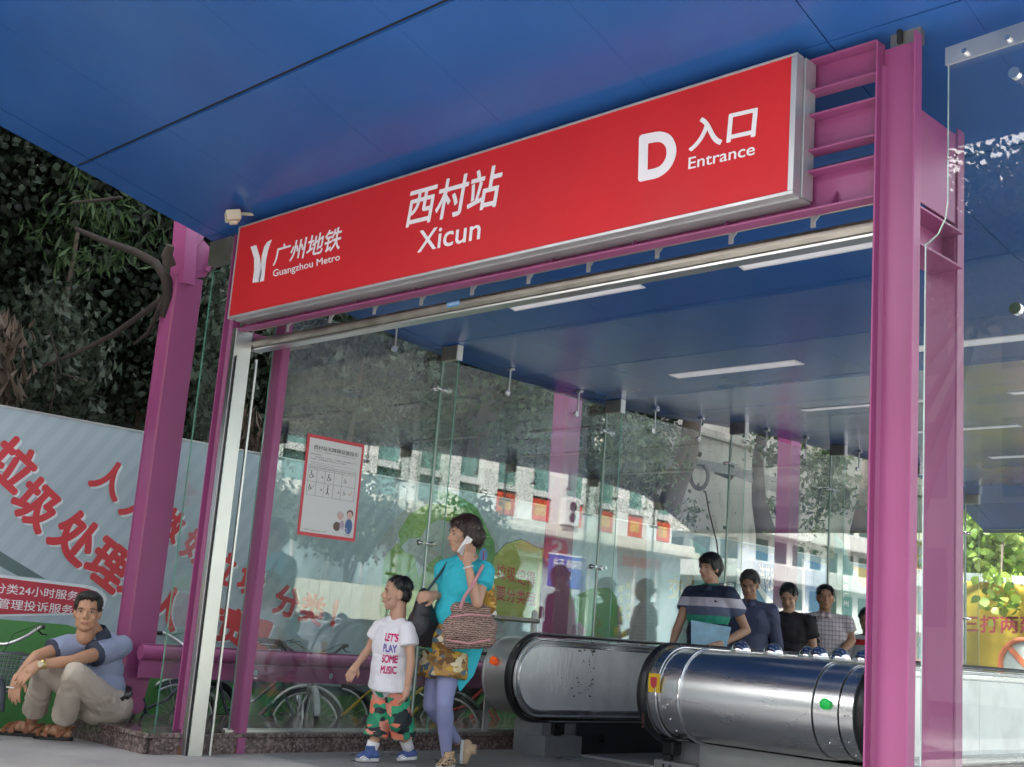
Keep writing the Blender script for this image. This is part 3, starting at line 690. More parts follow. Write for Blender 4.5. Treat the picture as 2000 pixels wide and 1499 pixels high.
# ================================================================== ESCALATORS
YC, ZC, RR = 7.47, .615, .335
def stadium(R_, yend, n=22, ztop=None, zbot=None):
    """profile in (y, z): bottom run, nose, top run"""
    pts = [(yend, ZC-R_)]
    for t in np.linspace(-math.pi/2, -1.5*math.pi, n): pts.append((YC+R_*math.cos(t), ZC+R_*math.sin(t)))
    pts.append((yend, ZC+R_)); return pts
def ext(profile, x0, x1, mi=0, mb=None, closed=True, smooth=True):
    mb = mb or MB(); n = len(profile)
    vs = [(x0, y, z) for y, z in profile]+[(x1, y, z) for y, z in profile]
    if closed: mb.add(vs, [tuple(range(n)), tuple(range(n, 2*n))[::-1]], mi)
    mb.add(vs, [(i, n+i, n+(i+1) % n, (i+1) % n) for i in range(n if closed else n-1)], mi, smooth); return mb
YEND = 13.5
def handrail(xc, par, w=.085):
    outer = stadium(RR+.022, YEND); inner = stadium(RR-.018, YEND)
    mb = MB(); n = len(outer)
    sec = [(-w/2, 0.0), (-w/2+.012, .5), (-w/2+.03, 1.0), (w/2-.03, 1.0), (w/2-.012, .5), (w/2, 0.0), (w/2-.015, -.4), (-w/2+.015, -.4)]
    vs = []
    for (yo, zo), (yi, zi) in zip(outer, inner):
        for dx, k in sec: vs.append((xc+dx, yi+(yo-yi)*(.5+.5*k), zi+(zo-zi)*(.5+.5*k)))
    m_ = len(sec); fs = []
    for i in range(n-1):
        for k in range(m_): fs.append((i*m_+k, (i+1)*m_+k, (i+1)*m_+(k+1) % m_, i*m_+(k+1) % m_))
    mb.add(vs, fs, 0, True); return obj('handrail', mb, BLACK, par)
def balustrade(xface, par, split):
    """face looking to +X: rim, bead and panels"""
    x = xface
    obj('rim', ext(stadium(RR-.02, YEND), x-.05, x-.002), STEELB, par, bevel=.004)
    # recessed panel with raised bead
    P = stadium(RR-.085, YEND)
    cuts = [None]+list(split)+[YEND]
    prev = None
    n = len(P)
    ps_ = [p_ for p_ in P if p_[0] < split[0]]
    first = [(split[0]-.002, ZC-RR+.085)]+ps_+[(split[0]-.002, ZC+RR-.085)]
    obj('panel', ext(first, x-.0018, x+.004), SATIN, par)
    for a_, b_ in zip(split, list(split[1:])+[YEND]):
        obj('panel', MB().box((x-.0018, a_+.002, ZC-RR+.085), (x+.004, b_-.002, ZC+RR-.085)), SATIN, par)
    bead = [(x+.004, y, z) for y, z in stadium(RR-.078, YEND)]
    obj('bead', MB().tube(bead, .006, 8), CHROME, par)
    obj('bead', MB().tube([(x+.002, y, z) for y, z in stadium(RR-.035, YEND)], .009, 8), STEEL, par)
# left unit
e1 = thing('escalator_balustrade', (-7.0, 7.6, 0), 'left escalator balustrade with round black handrail nose and scratched steel panel', 'escalator')
obj('end_cylinder', ext(stadium(RR-.035, 12), -7.32, -7.06), STEEL, e1, bevel=.01)
obj('end_cylinder', ext(stadium(RR-.028, 12), -7.335, -7.3205), STEEL, e1, bevel=.003)
handrail(-7.005, e1); balustrade(-6.965, e1, (8.12, 10.5))
c = on(973, 1293, 'Y', 7.165)
obj('orange_indicator', MB().tube([(-7.215, 7.178, .72), (-7.215, 7.155, .725)], .034, 16).ell((-7.215, 7.153, .725), (.030,.012,.030)), mat('orange_lamp', (.75,.12,.02), .2, emit=(1,.12,.02,.06)), e1)
obj('base_box', MB().box((-7.30, 7.55, 0.004), (-6.99, 12, .285)), GREYM, e1, bevel=.004)
obj('base_box', MB().box((-7.12, 7.50, 0.004), (-6.90, 7.95, .16)), GREYM, e1, bevel=.004)
obj('handrail_inlet', MB().box((-7.05, 7.66, .17), (-6.96, 7.80, .285)).box((-7.03, 7.7, .10), (-6.97, 7.78, .17)), BLACK, e1, bevel=.01)
obj('skirt_panel', MB().box((-6.985, 7.96, .004), (-6.97, 13.4, .272)), DARK, e1)
obj('edge_strip', MB().box((-6.99, 7.6, .268), (-6.955, 13.4, .279)), STEEL, e1)
c = on(1173, 1443, 'X', -6.96)
obj('red_digit', text_mesh('2', .02), mat('red_led', (.8,.01,.02), .3, emit=(1,.02,.03,1.2)), e1)
o = bpy.data.objects[[ch.name for ch in bpy.data.objects if ch.name.startswith('red_digit')][-1]]
o.rotation_euler = (math.pi/2, 0, math.pi/2); o.scale = (.05,.05,.05); o.location = c-Vector(e1.location)+Vector((.008,-.01,-.015))
obj('digit_window', MB().box((c.x-.008, c.y-.03, c.z-.03), (c.x+.004, c.y+.035, c.z+.03)), BLACK, e1)
# scratches of peeled tape on the panel
sc_ = MB()
for k in range(70):
    y = random.gauss(7.72, .13); z = random.uniform(.46, .86); L_ = random.uniform(.05, .2)
    sc_.bar((-6.9608, y, z), (-6.9608, y+random.uniform(-.03,.03), min(z+L_, .86)), .0008, random.uniform(.002,.006), up=Vector((0,1,0)))
obj('scratch_marks', sc_, mat('adhesive_residue', (.72,.72,.7), .6), e1)['kind'] = 'stuff'
sc_ = MB()
for k in range(60):
    y = 8.1-abs(random.gauss(0, .12)); z = random.choice([random.gauss(.84,.015), random.gauss(.74,.05), random.gauss(.56,.05)])
    sc_.box((-6.9612, y, z), (-6.9604, y+random.uniform(.004,.03), z+random.uniform(.003,.014)))
obj('tape_flecks', sc_, DARK, e1)['kind'] = 'stuff'
# centre unit
e2 = thing('escalator_divider', (-4.8, 7.6, 0), 'wide stainless drum-nosed deck between the two escalators with chrome domes on top', 'escalator')
handrail(-5.665, e2)
XA, XB = -5.62, -4.02
segs = [(XA, -5.545, .012), (-5.54, -5.35, .022), (-5.345, -4.30, .016), (-4.295, -4.12, .030), (-4.115, XB, .040)]
for a_, b_, d in segs: obj('drum_skin', ext(stadium(RR-d, 12), a_+.001, b_-.001), STEELB, e2, bevel=.002)
for x_ in (-5.542, -5.347): obj('drum_ring', MB().tube([(x_, y, z) for y, z in stadium(RR-.008, 12)], .010, 8), CHROME, e2)
handrail(-3.95, e2); balustrade(-3.905, e2, (8.72, 10.6))
obj('green_indicator', MB().tube([(-4.20, YC-.315, .66), (-4.20, YC-.325, .66)], .036, 18).ell((-4.20, YC-.322, .662), (.033,.014,.033)), mat('green_lamp', (.02,.50,.10), .15, emit=(.02,1,.15,.04)), e2)
for k, x_ in enumerate((-5.665, )):
    pass
for x_, z_ in ((-5.45,.54),(-5.45,.44),(-5.45,.36),(-4.06,.60),(-4.06,.44),(-4.20,.42),(-4.05,.36)):
    yy_ = YC-math.sqrt(max(.001, .315**2-(z_-ZC)**2)); obj('screw', MB().ell((x_, yy_, z_), (.008,.006,.008), None, 8, 5), CHROME, e2)
yq = on(1283, 1335, 'Y', YC-.32)
obj('warning_sticker', MB().box((-5.605, YC-.334, .615), (-5.51, YC-.322, .745)), mat('sticker_yellow', (.75,.48,.02), .4), e2)
obj('warning_arrow', MB().prism([(-5.585, YC-.336, .72), (-5.53, YC-.336, .72), (-5.53, YC-.336, .665), (-5.5575, YC-.336, .64), (-5.585, YC-.336, .665)], (0,.0015,0)), PRED, e2)
obj('lettering', text_mesh('手足'), WHITE, e2)
o = bpy.data.objects[[ch.name for ch in bpy.data.objects if ch.name.startswith('lettering')][-1]]
o.rotation_euler = (math.pi/2,0,0); o.scale = (.022,.022,.022); o.location = Vector((-5.58, YC-.338, .682))-Vector(e2.location)
obj('lettering', text_mesh('NOTICE'), mat('etch', (.2,.08,.07), .6), e2)
o = bpy.data.objects[[ch.name for ch in bpy.data.objects if ch.name.startswith('lettering')][-1]]
o.rotation_euler = (math.pi/2,math.radians(90),0); o.scale = (.028,.028,.028); o.location = Vector((-5.44, YC-.325, .60))-Vector(e2.location)
obj('base_panel', MB().box((-5.40, 7.50, .004), (-4.0, 12, .283)), mat('base_steel', (.36,.37,.36), .4, .7, dirt=.2), e2, bevel=.003)
obj('base_box', MB().box((-5.72, 7.58, .004), (-5.42, 12, .27)), GREYM, e2, bevel=.004)
obj('base_box', MB().box((-5.74, 7.42, .004), (-5.41, 7.575, .13)), GREYM, e2, bevel=.004)
obj('handrail_inlet', MB().box((-5.72, 7.48, .17), (-5.62, 7.62, .272)).box((-5.70, 7.47, .12), (-5.64, 7.53, .17)), BLACK, e2, bevel=.01)
obj('base_marks', MB().box((-5.66, 7.416, .03), (-5.645, 7.4195, .11)).box((-5.60, 7.416, .03), (-5.585, 7.4195, .11)), BLACK, e2)
obj('deck_strip', MB().box((-5.55, 7.6, .934), (-4.05, 12, .9365)), STEEL, e2)
obj('side_panel', ext(stadium(RR-.03, YEND), XA-.09, XA-.003), SATIN, e2)
# chrome domes
for px, y_ in ((1447, 7.62), (1510, 7.62), (1578, 8.35), (1600, 7.62), (1641, 7.75), (1688, 7.62)):
    P = on(px, 1275, 'Y', y_); rim = .0345*2.05
    names = {1447: 'chrome dome on the escalator deck, leftmost of the row', 1510: 'chrome dome on the deck below the navy shirt, second from left', 1578: 'small looking chrome dome set further back on the deck', 1600: 'chrome dome on the deck in front of the black bag strap man', 1641: 'chrome dome on the deck by the hand of the plaid shirt man', 1688: 'chrome dome on the deck touching the right magenta column'}
    t = thing('deck_dome', (P.x, y_, .935), names[px], 'dome', 'chrome domes on the escalator deck')
    obj('cap', MB().ell((P.x, y_, .937), (.072, .072, .082), None, 28, 8, half=True), CHROME, t)
    obj('flange', MB().tube([(P.x, y_, .9368), (P.x, y_, .943)], .078, 24), STEEL, t)
# landing, steps
fl_ = thing('escalator_landing', (-6.3, 8.0, 0), 'ribbed metal landing and steps of the left escalator between the balustrades', 'escalator')
lm = MB().box((-6.90, 7.95, .004), (-5.75, 9.6, .018)); obj('landing_plate', lm, ALU, fl_)
rb = MB()
for k in range(40): rb.box((-6.89+.0285*k, 8.0, .018), (-6.878+.0285*k, 9.5, .022))
obj('rib', rb, GREYM, fl_)['kind'] = 'stuff'
for k in range(9):
    obj('step', MB().box((-6.86, 9.6+.4*k, -.3-.02), (-5.78, 10.0+.4*k-.005, .0)), GREYM, fl_)
fl2 = thing('escalator_landing', (-3.2, 8.0, 0), 'ribbed metal landing of the right escalator beyond the right columns', 'escalator')
obj('landing_plate', MB().box((-3.85, 7.6, .004), (-2.6, 13, .018)), ALU, fl2)
# crowd barrier between the glass wall and the left balustrade
bar = thing('crowd_barrier', (-7.4, 7.4, 0), 'small two-rail stainless barrier between glass wall and left handrail nose', 'barrier')
BX = -7.37
ptop = on(965, 1192, 'X', BX); pt2 = on(1045, 1192, 'X', BX)
for P in (ptop, pt2):
    obj('post', MB().prism([(BX-.008, P.y-.03, .15), (BX-.008, P.y+.03, .15), (BX-.008, P.y+.03, P.z-.03), (BX-.008, P.y+.02, P.z-.008), (BX-.008, P.y, P.z), (BX-.008, P.y-.02, P.z-.008), (BX-.008, P.y-.03, P.z-.03)], (.014,0,0)), STEEL, bar)
for z in (ptop.z-.06, ptop.z-.25):
    obj('rail', MB().tube([(BX+.02, ptop.y-.03, z), (BX+.02, pt2.y+.03, z)], .021, 12), OLDSTEEL, bar)
fx = thing('door_stop', (-6.95, 7.3, 0), 'small steel bollard stub on the floor before the left balustrade base', 'fitting')
P = on(1050, 1470, 'Z', 0); fx.location = P
obj('stub', MB().box((P.x-.01, P.y-.03, 0.004), (P.x+.01, P.y+.03, .10)), STEEL, fx, bevel=.005); obj('plate', MB().box((P.x-.06, P.y-.06, 0.004), (P.x+.06, P.y+.06, .009)), STEEL, fx)

# ================================================================== HOARDING
HX = -9.30
def stripes(nt, tc):
    w = nt.nodes.new('ShaderNodeTexWave'); w.inputs['Scale'].default_value = 2.6; w.inputs['Distortion'].default_value = .6
    mp = nt.nodes.new('ShaderNodeMapping'); mp.inputs['Rotation'].default_value = (math.radians(35),0,0); nt.links.new(tc.outputs['Object'], mp.inputs[0])
    w.bands_direction = 'Y'; nt.links.new(mp.outputs[0], w.inputs[0])
    n = nt.nodes.new('ShaderNodeTexNoise'); n.inputs['Scale'].default_value = .8; nt.links.new(tc.outputs['Object'], n.inputs[0])
    r = nt.nodes.new('ShaderNodeValToRGB'); nt.links.new(w.outputs[0], r.inputs[0]); e = r.color_ramp.elements
    e[0].color = (.335,.425,.47,1); e[1].color = (.37,.46,.50,1); e[0].position = .35; e[1].position = .6
    return r.outputs[0]
HOARD = ramp_mat('printed_hoarding', stripes, .55, var=.07, vscale=1.2)
ho = thing('hoarding', (HX, 6, -.27), 'pale blue printed hoarding with red waste sorting slogans along the lane', 'hoarding')
yb = [0.4, 2.8, 5.95, 8.35, 10.75, 13.15, 15.55, 17.95, 20.3]
for a_, b_ in zip(yb[:-1], yb[1:]):
    obj('hoarding_panel', MB().box((HX-.03, a_+.001, -.27), (HX, b_-.001, 2.335)), HOARD, ho)
obj('top_rail', MB().box((HX-.035, .4, 2.336), (HX+.006, 20.3, 2.35)), ALU, ho)
HRED = mat('slogan_red', (.52,.045,.055), .5, var=.06); HWHITE = mat('slogan_white_edge', (.62,.70,.72), .5)
HGREEN = mat('print_green', (.085,.27,.075), .5, var=.1); HGREEN2 = mat('print_leaf_green', (.17,.33,.045), .5, var=.2, vscale=1.5); HDARK = mat('print_slate', (.10,.16,.16), .5); HGREY = mat('print_grey_blue', (.34,.38,.38), .5)
HYEL = mat('print_yellow_green', (.38,.42,.10), .5, var=.08); HBRED = mat('banner_red', (.46,.04,.06), .5)
def hp(px, py, lift=0): p_ = on(px, py, 'X', HX); return Vector((HX+lift, p_.y, p_.z))
def hpoly(name, pts, m_, lift): return obj(name, MB().prism([Vector((HX+lift, y, z)) for y, z in pts][::-1], (.001,0,0)), m_, ho)
def glyph(ch, px, py, size, ang, m_=None, bold=.05, wf=1.0, outline=True, X=None):
    c_ = hp(px, py); a_ = math.radians(ang); xd = Vector((0, math.cos(a_), math.sin(a_)))*size*wf; yd = Vector((0, -math.sin(a_), math.cos(a_)))*size
    ll = c_-xd/2-yd/2
    if outline: text_at('lettering', ch, ll+Vector((0,.018,-.012)), xd, yd, HWHITE, ho, bold+.012, .0035)
    text_at('lettering', ch, ll, xd, yd, m_ or HRED, ho, bold, .006)
# white slogan shading, red slogan characters
for ch, x_, y_, s_, a_ in (('垃',25,905,.36,-34), ('圾',72,985,.36,-34), ('处',148,1050,.38,-33), ('理',213,1103,.36,-30), ('人',275,1140,.34,-28), ('人',325,1185,.34,-22), ('有',398,1205,.34,-18), ('责',455,1225,.32,-14), ('！',505,1240,.27,-8)):
    glyph(ch, x_, y_, s_, a_)
for ch, x_, y_, s_, a_ in (('人',215,935,.30,-24), ('人',272,990,.30,-24), ('做',330,1022,.28,-24), ('好',385,1070,.28,-22), ('垃',432,1105,.28,-20), ('圾',492,1135,.28,-16), ('分',560,1175,.28,-12), ('类',610,1190,.28,-10)):
    glyph(ch, x_, y_, s_, a_)
glyph('!', 653, 1198, .26, -6, wf=.22)
# red info banner
bn = []
zt_, zb_ = 1.045, .82; ztc = 1.0
bpts = [(2.2, 1.07), (3.2, 1.075), (4.0, 1.065), (4.55, 1.045)]+[(4.60+.22*math.sin(t), .945+.10*math.cos(t)) for t in np.linspace(0, math.pi, 9)]+[(4.0, .795), (3.2, .79), (2.2, .79)]
hpoly('info_banner_rim', [(y+(.03 if y > 4.5 else 0), z+(.022 if z > .93 else -.015)) for y, z in bpts], HWHITE, .0015)
hpoly('info_banner', bpts, HBRED, .003)
def hq(pts): return [hp(*p_) for p_ in pts]
text_quad('lettering', '垃圾分类24小时服务电话', [Vector((HX, 3.74, .955)), Vector((HX, 4.80, .935)), Vector((HX, 4.80, 1.005)), Vector((HX, 3.74, 1.035))], WHITE, ho, .008, .0065, n=Vector((1,0,0)))
text_quad('lettering', '城市管理投诉服务专线', [Vector((HX, 3.78, .842)), Vector((HX, 4.78, .828)), Vector((HX, 4.78, .898)), Vector((HX, 3.78, .922))], WHITE, ho, .008, .0065, n=Vector((1,0,0)))
# lower green field
hpoly('green_field', [(2.2, .765), (3.4, .775), (4.55, .75), (5.2, .60), (6.3, .36), (7.3, .30), (8.5, .42), (9.6, .62), (9.9, .62), (9.9, -.26), (2.2, -.26)], HGREEN, .0012)
hpoly('slate_band', [(5.2, .60), (6.3, .40), (7.3, .34), (8.5, .46), (9.6, .66), (9.6, .58), (8.5, .38), (7.3, .26), (6.3, .31), (5.2, .50)], HDARK, .0028)
hpoly('slate_band', [(3.2, 1.55), (3.85, 1.30), (4.32, 1.085), (4.1, 1.09), (3.6, 1.30), (3.2, 1.45)], HDARK, .0018)
hpoly('green_band', [(3.2, 1.40), (3.7, 1.22), (3.95, 1.09), (3.2, 1.09)], HGREEN2, .0018)
hpoly('ground_strip', [(5.0, .03), (9.9, .03), (9.9, -.26), (5.0, -.26)], mat('print_pale_strip', (.45,.5,.5), .5), .0035)
# globe with green continents
gc = (8.42, 1.12)
hpoly('globe', [(gc[0]+.98*math.cos(t), gc[1]+1.14*math.sin(t)) for t in np.linspace(0, 2*math.pi, 48)[:-1]], HGREY, .0012)
def blob(pts, m_, nm, lift):
    hpoly(nm, [(hp(x, y).y, hp(x, y).z) for x, y in pts], m_, lift)
blob([(775,1160),(745,1130),(752,1085),(778,1060),(790,1078),(808,1085),(818,1130),(838,1100),(862,1082),(872,1105),(905,1112),(930,1180),(900,1250),(840,1300),(790,1300),(760,1240)], HGREEN2, 'continent', .0022)
blob([(782,1068),(778,1040),(800,1005),(835,985),(870,985),(905,1005),(925,1045),(905,1060),(880,1020),(855,1015),(832,1030),(822,1050),(800,1052)], HGREEN2, 'continent', .0022)
blob([(740,1185),(748,1120),(762,1150),(775,1200),(800,1290),(770,1300),(748,1250)], HGREEN, 'continent', .0030)
blob([(845,960),(880,960),(930,990),(965,1060),(975,1180),(940,1280),(925,1200),(935,1090),(905,1020)], HGREEN, 'globe_shade', .0032)
for k in range(7):   # latitude scribbles
    t0 = .6+.35*k; pts = [Vector((HX+.004, gc[0]+.98*math.cos(t)*(.55+.45*math.sin(t0*2+t)), gc[1]+1.14*math.sin(t+t0)*.98)) for t in np.linspace(1.7, 4.3, 20)]
    obj('sketch_line', MB().tube(pts, .003, 4), HDARK, ho)
# speech cloud
cl = [(hp(x, y).y, hp(x, y).z) for x, y in ((955,1195),(948,1160),(962,1130),(968,1090),(990,1066),(1020,1058),(1045,1072),(1075,1080),(1105,1110),(1112,1150),(1108,1190),(1085,1212),(1060,1200),(1030,1215),(1005,1200),(985,1212))]
hpoly('speech_cloud_rim', [((y-9.75)*1.06+9.75, (z-1.5)*1.07+1.5) for y, z in cl], HDARK, .0022)
hpoly('speech_cloud', [((y-9.75)*1.04+9.75, (z-1.5)*1.045+1.5) for y, z in cl], HYEL, .0034)
text_quad('lettering', '垃圾记得', hq([(968,1128),(1045,1150),(1045,1118),(970,1100)]), HRED, ho, .012, .006, n=Vector((1,0,0)))
text_quad('lettering', '要分类哦', hq([(968,1172),(1045,1185),(1045,1158),(969,1143)]), HRED, ho, .012, .006, n=Vector((1,0,0)))
blob([(1112,1245),(1108,1200),(1122,1168),(1150,1150),(1190,1148),(1215,1180),(1215,1245)], HGREEN, 'round_figure', .0022)
blob([(1092,1250),(1088,1175),(1100,1160),(1118,1170),(1126,1200),(1120,1250)], mat('print_dusk_pink', (.42,.28,.34), .5), 'round_figure', .003)
blob([(1115,1250),(1118,1222),(1132,1215),(1142,1228),(1142,1250)], mat('print_mauve_dark', (.3,.16,.26), .5), 'round_figure', .004)
# pale board sections further along, with yellow letters
def board_quad(nm, pts, m_, lift): return blob(pts, m_, nm, lift)
board_quad('pale_section', [(1262,1128),(1452,1100),(1640,1158),(1700,1175),(1700,1290),(1262,1290)], mat('print_pale_aqua', (.34,.46,.45), .5), .0015)
board_quad('grey_pillar_print', [(1205,1000),(1262,1010),(1262,1290),(1205,1290)], mat('print_warm_grey', (.22,.20,.20), .5), .0025)
HYE = mat('print_yellow', (.62,.50,.06), .5)
for k, ch in enumerate('高压破坏'): glyph(ch, 1212, 1150+k*20, .085, 0, HYE, .01, outline=False)
for k, ch in enumerate('城市隐患'): glyph(ch, 1226, 1145+k*20, .085, 0, HYE, .01, outline=False)
glyph('依', 1203, 1232, .1, 0, HYE, .01, outline=False); glyph('敬', 1218, 1238, .1, 0, HYE, .01, outline=False)
HPINK = mat('print_straw', (.62,.52,.25), .5)
for ch, x_, y_ in (('交',1318,1150),('通',1352,1148),('安',1388,1150),('全',1424,1150)): glyph(ch, x_, y_, .28, 0, HPINK, .03)
# blue posters on the far hoarding
HBL = mat('print_sky_blue', (.06,.23,.50), .45)
def poster(label, pts, X, kind):
    ps_ = [on(x, y, 'X', X) for x, y in pts]
    t = thing('blue_poster', ps_[0], label, 'poster')
    obj('sheet', MB().prism(ps_[::-1], (.012,0,0)), HBL, t)
    return t, ps_
t, ps_ = poster('bright blue poster with white lettering behind the navy shirt man', [(1440,1065),(1518,1088),(1518,1235),(1440,1225)], HX+.25, 0)
obj('white_swoosh', MB().prism([on(x, y, 'X', HX+.27) for x, y in ((1440,1110),(1470,1128),(1518,1185),(1518,1215),(1478,1150),(1440,1140))][::-1], (.002,0,0)), WHITE, t)
text_quad('lettering', '流花路', [on(1482,1150,'X',HX+.27), on(1516,1160,'X',HX+.27), on(1516,1110,'X',HX+.27), on(1482,1100,'X',HX+.27)], WHITE, t, .02, .004, n=Vector((1,0,0)))
t, ps_ = poster('second blue poster, narrower, between black shirt and plaid shirt men', [(1571,1093),(1612,1105),(1612,1240),(1571,1232)], HX+.25, 0)
obj('white_edge', MB().prism([on(x, y, 'X', HX+.27) for x, y in ((1566,1091),(1572,1093),(1572,1232),(1566,1230))][::-1], (.002,0,0)), WHITE, t)
# sagging teal sheets
TEAL = mat('teal_sheet', (.20,.34,.32), .7, var=.12, vscale=2, bump=.3, bscale=8)
def sheet(label, pts, X, m_=TEAL, seg=10):
    P = [on(x, y, 'X', X) for x, y in pts]
    t = thing('tarpaulin', P[0], label, 'tarpaulin'); mb = MB(); vs = []; fs = []
    for i in range(seg+1):
        for j in range(seg+1):
            u, v = i/seg, j/seg
            p_ = P[0]*(1-u)*(1-v)+P[1]*u*(1-v)+P[2]*u*v+P[3]*(1-u)*v
            vs.append(p_+Vector((.05*math.sin(7*u+3*v)+.03*math.sin(13*u), 0, -.08*math.sin(math.pi*u)*(1-v))))
    for i in range(seg):
        for j in range(seg): fs.append((i*(seg+1)+j, (i+1)*(seg+1)+j, (i+1)*(seg+1)+j+1, i*(seg+1)+j+1))
    mb.add(vs, fs, 0, True); o_ = obj('cloth', mb, m_, t); s_ = o_.modifiers.new('s', 'SOLIDIFY'); s_.thickness = .006; return t
sheet('pale teal tarpaulin sagging behind the striped shirt man', [(1345,1052),(1450,1108),(1475,1290),(1360,1290)], HX+.12)
sheet('grey teal tarpaulin with vertical writing behind the plaid shirt man', [(1628,1040),(1705,1160),(1705,1300),(1628,1300)], HX+.10)
t = thing('wall_notice', on(1652,1200,'X',HX+.3), 'narrow dark teal strip with white vertical characters near the right column', 'notice')
obj('strip', MB().prism([on(x, y, 'X', HX+.28) for x, y in ((1644,1120),(1662,1124),(1660,1190),(1642,1186))][::-1], (.01,0,0)), mat('strip_teal', (.05,.30,.25), .5), t)
for k, ch in enumerate('市央广州'):
    q_ = [on(1646,1137+16*k,'X',HX+.295), on(1657,1139+16*k,'X',HX+.295), on(1657,1126+16*k,'X',HX+.295), on(1646,1124+16*k,'X',HX+.295)]
    text_quad('lettering', ch, q_, WHITE, t, .02, .004, n=Vector((1,0,0)))
# orange yellow board at the far end
t = thing('orange_board', on(1680,1150,'X',HX+.2), 'orange-yellow board far along the hoarding next to the right column', 'board')
obj('sheet', MB().prism([on(x, y, 'X', HX+.05) for x, y in ((1664,1106),(1712,1116),(1712,1170),(1690,1160))][::-1], (.01,0,0)), mat('board_orange', (.70,.42,.07), .5), t)
# yellow cloth banner across the rear
YB = 21.0
t = thing('yellow_banner', on(1930,1200,'Y',YB), 'long yellow cloth banner with dark red Chinese characters beyond the rear opening', 'banner')
mb = MB(); P = [on(1790,1118,'Y',YB), on(2080,1136,'Y',YB), on(2080,1330,'Y',YB), on(1790,1320,'Y',YB)]; vs = []; fs = []; S_ = 24
for i in range(S_+1):
    for j in range(9):
        u, v = i/S_, j/8; p_ = P[0]*(1-u)*(1-v)+P[1]*u*(1-v)+P[2]*u*v+P[3]*(1-u)*v
        vs.append(p_+Vector((0, .07*math.sin(9*u+2*v)+.04*math.sin(21*u+5*v), 0)))
for i in range(S_):
    for j in range(8): fs.append((i*9+j, i*9+j+1, (i+1)*9+j+1, (i+1)*9+j))
mb.add(vs, fs, 0, True); o_ = obj('cloth', mb, mat('banner_yellow', (.42,.31,.02), .6, var=.1, vscale=1.2, bump=.3, bscale=4), t); s_ = o_.modifiers.new('s', 'SOLIDIFY'); s_.thickness = .006
obj('hem', MB().bar(on(1790,1121,'Y',YB-.16), on(2080,1139,'Y',YB-.16), .03, .14), mat('hem_grey', (.35,.38,.38), .6), t)
DRED = mat('banner_dark_red', (.28,.03,.04), .6)
text_quad('lettering', '三打两建', [on(1878,1236,'Y',YB-.2), on(2030,1239,'Y',YB-.2), on(2030,1203,'Y',YB-.2), on(1878,1201,'Y',YB-.2)], DRED, t, .03, .004, n=Vector((0,-1,0)))
c0 = on(2003,1300,'Y',YB-.2)
obj('ring_mark', MB().tube([c0+Vector((.42*math.cos(a_), 0, .42*math.sin(a_))) for a_ in np.linspace(0, 6.2832, 36)], .045, 6), mat('ring_orange', (.6,.16,.06), .6), t)
obj('ring_fill', MB().prism([c0+Vector((.4*math.cos(a_), .02, .4*math.sin(a_))) for a_ in np.linspace(0, 6.2832, 30)[:-1]], (0,.004,0)), mat('ring_pale', (.5,.56,.52), .6), t)
obj('ring_mark', MB().bar(c0+Vector((-.3,0,.3)), c0+Vector((.3,0,-.3)), .02, .09), mat('ring_orange2', (.6,.16,.06), .6), t)
# ================================================================== BICYCLES
def wheel(c, axis, r, par, nsp=28, fm=None):
    """c centre, axis unit vector of the hub"""
    axis = Vector(axis).normalized(); up = Vector((0,0,1)); fw = up.cross(axis).normalized()
    w_ = obj('wheel', MB().tube([c-axis*.035, c+axis*.035], .018, 10), CHROME, par)
    def ring(R_, rr, n=36, m=8):
        mb = MB(); vs = []; fs = []
        for i in range(n):
            t = 2*math.pi*i/n; d = fw*math.cos(t)+up*math.sin(t)
            for k in range(m):
                a_ = 2*math.pi*k/m; vs.append(c+d*(R_+rr*math.cos(a_))+axis*rr*math.sin(a_))
        for i in range(n):
            for k in range(m): fs.append((i*m+k, i*m+(k+1) % m, ((i+1) % n)*m+(k+1) % m, ((i+1) % n)*m+k))
        return mb.add(vs, fs, 0, True)
    obj('tyre', ring(r-.016, .017), BLACK, w_); obj('rim', ring(r-.042, .011), STEEL, w_)
    sp = MB()
    for i in range(nsp):
        t = 2*math.pi*i/nsp; d = fw*math.cos(t)+up*math.sin(t); s_ = (-1)**i; e = fw*math.cos(t+.5*s_)+up*math.sin(t+.5*s_)
        sp.tube([c+axis*.028*s_+e*.018, c+d*(r-.045)], .0016, 4, cap=False)
    obj('spoke', sp, STEEL, w_)['kind'] = 'stuff'
    return w_
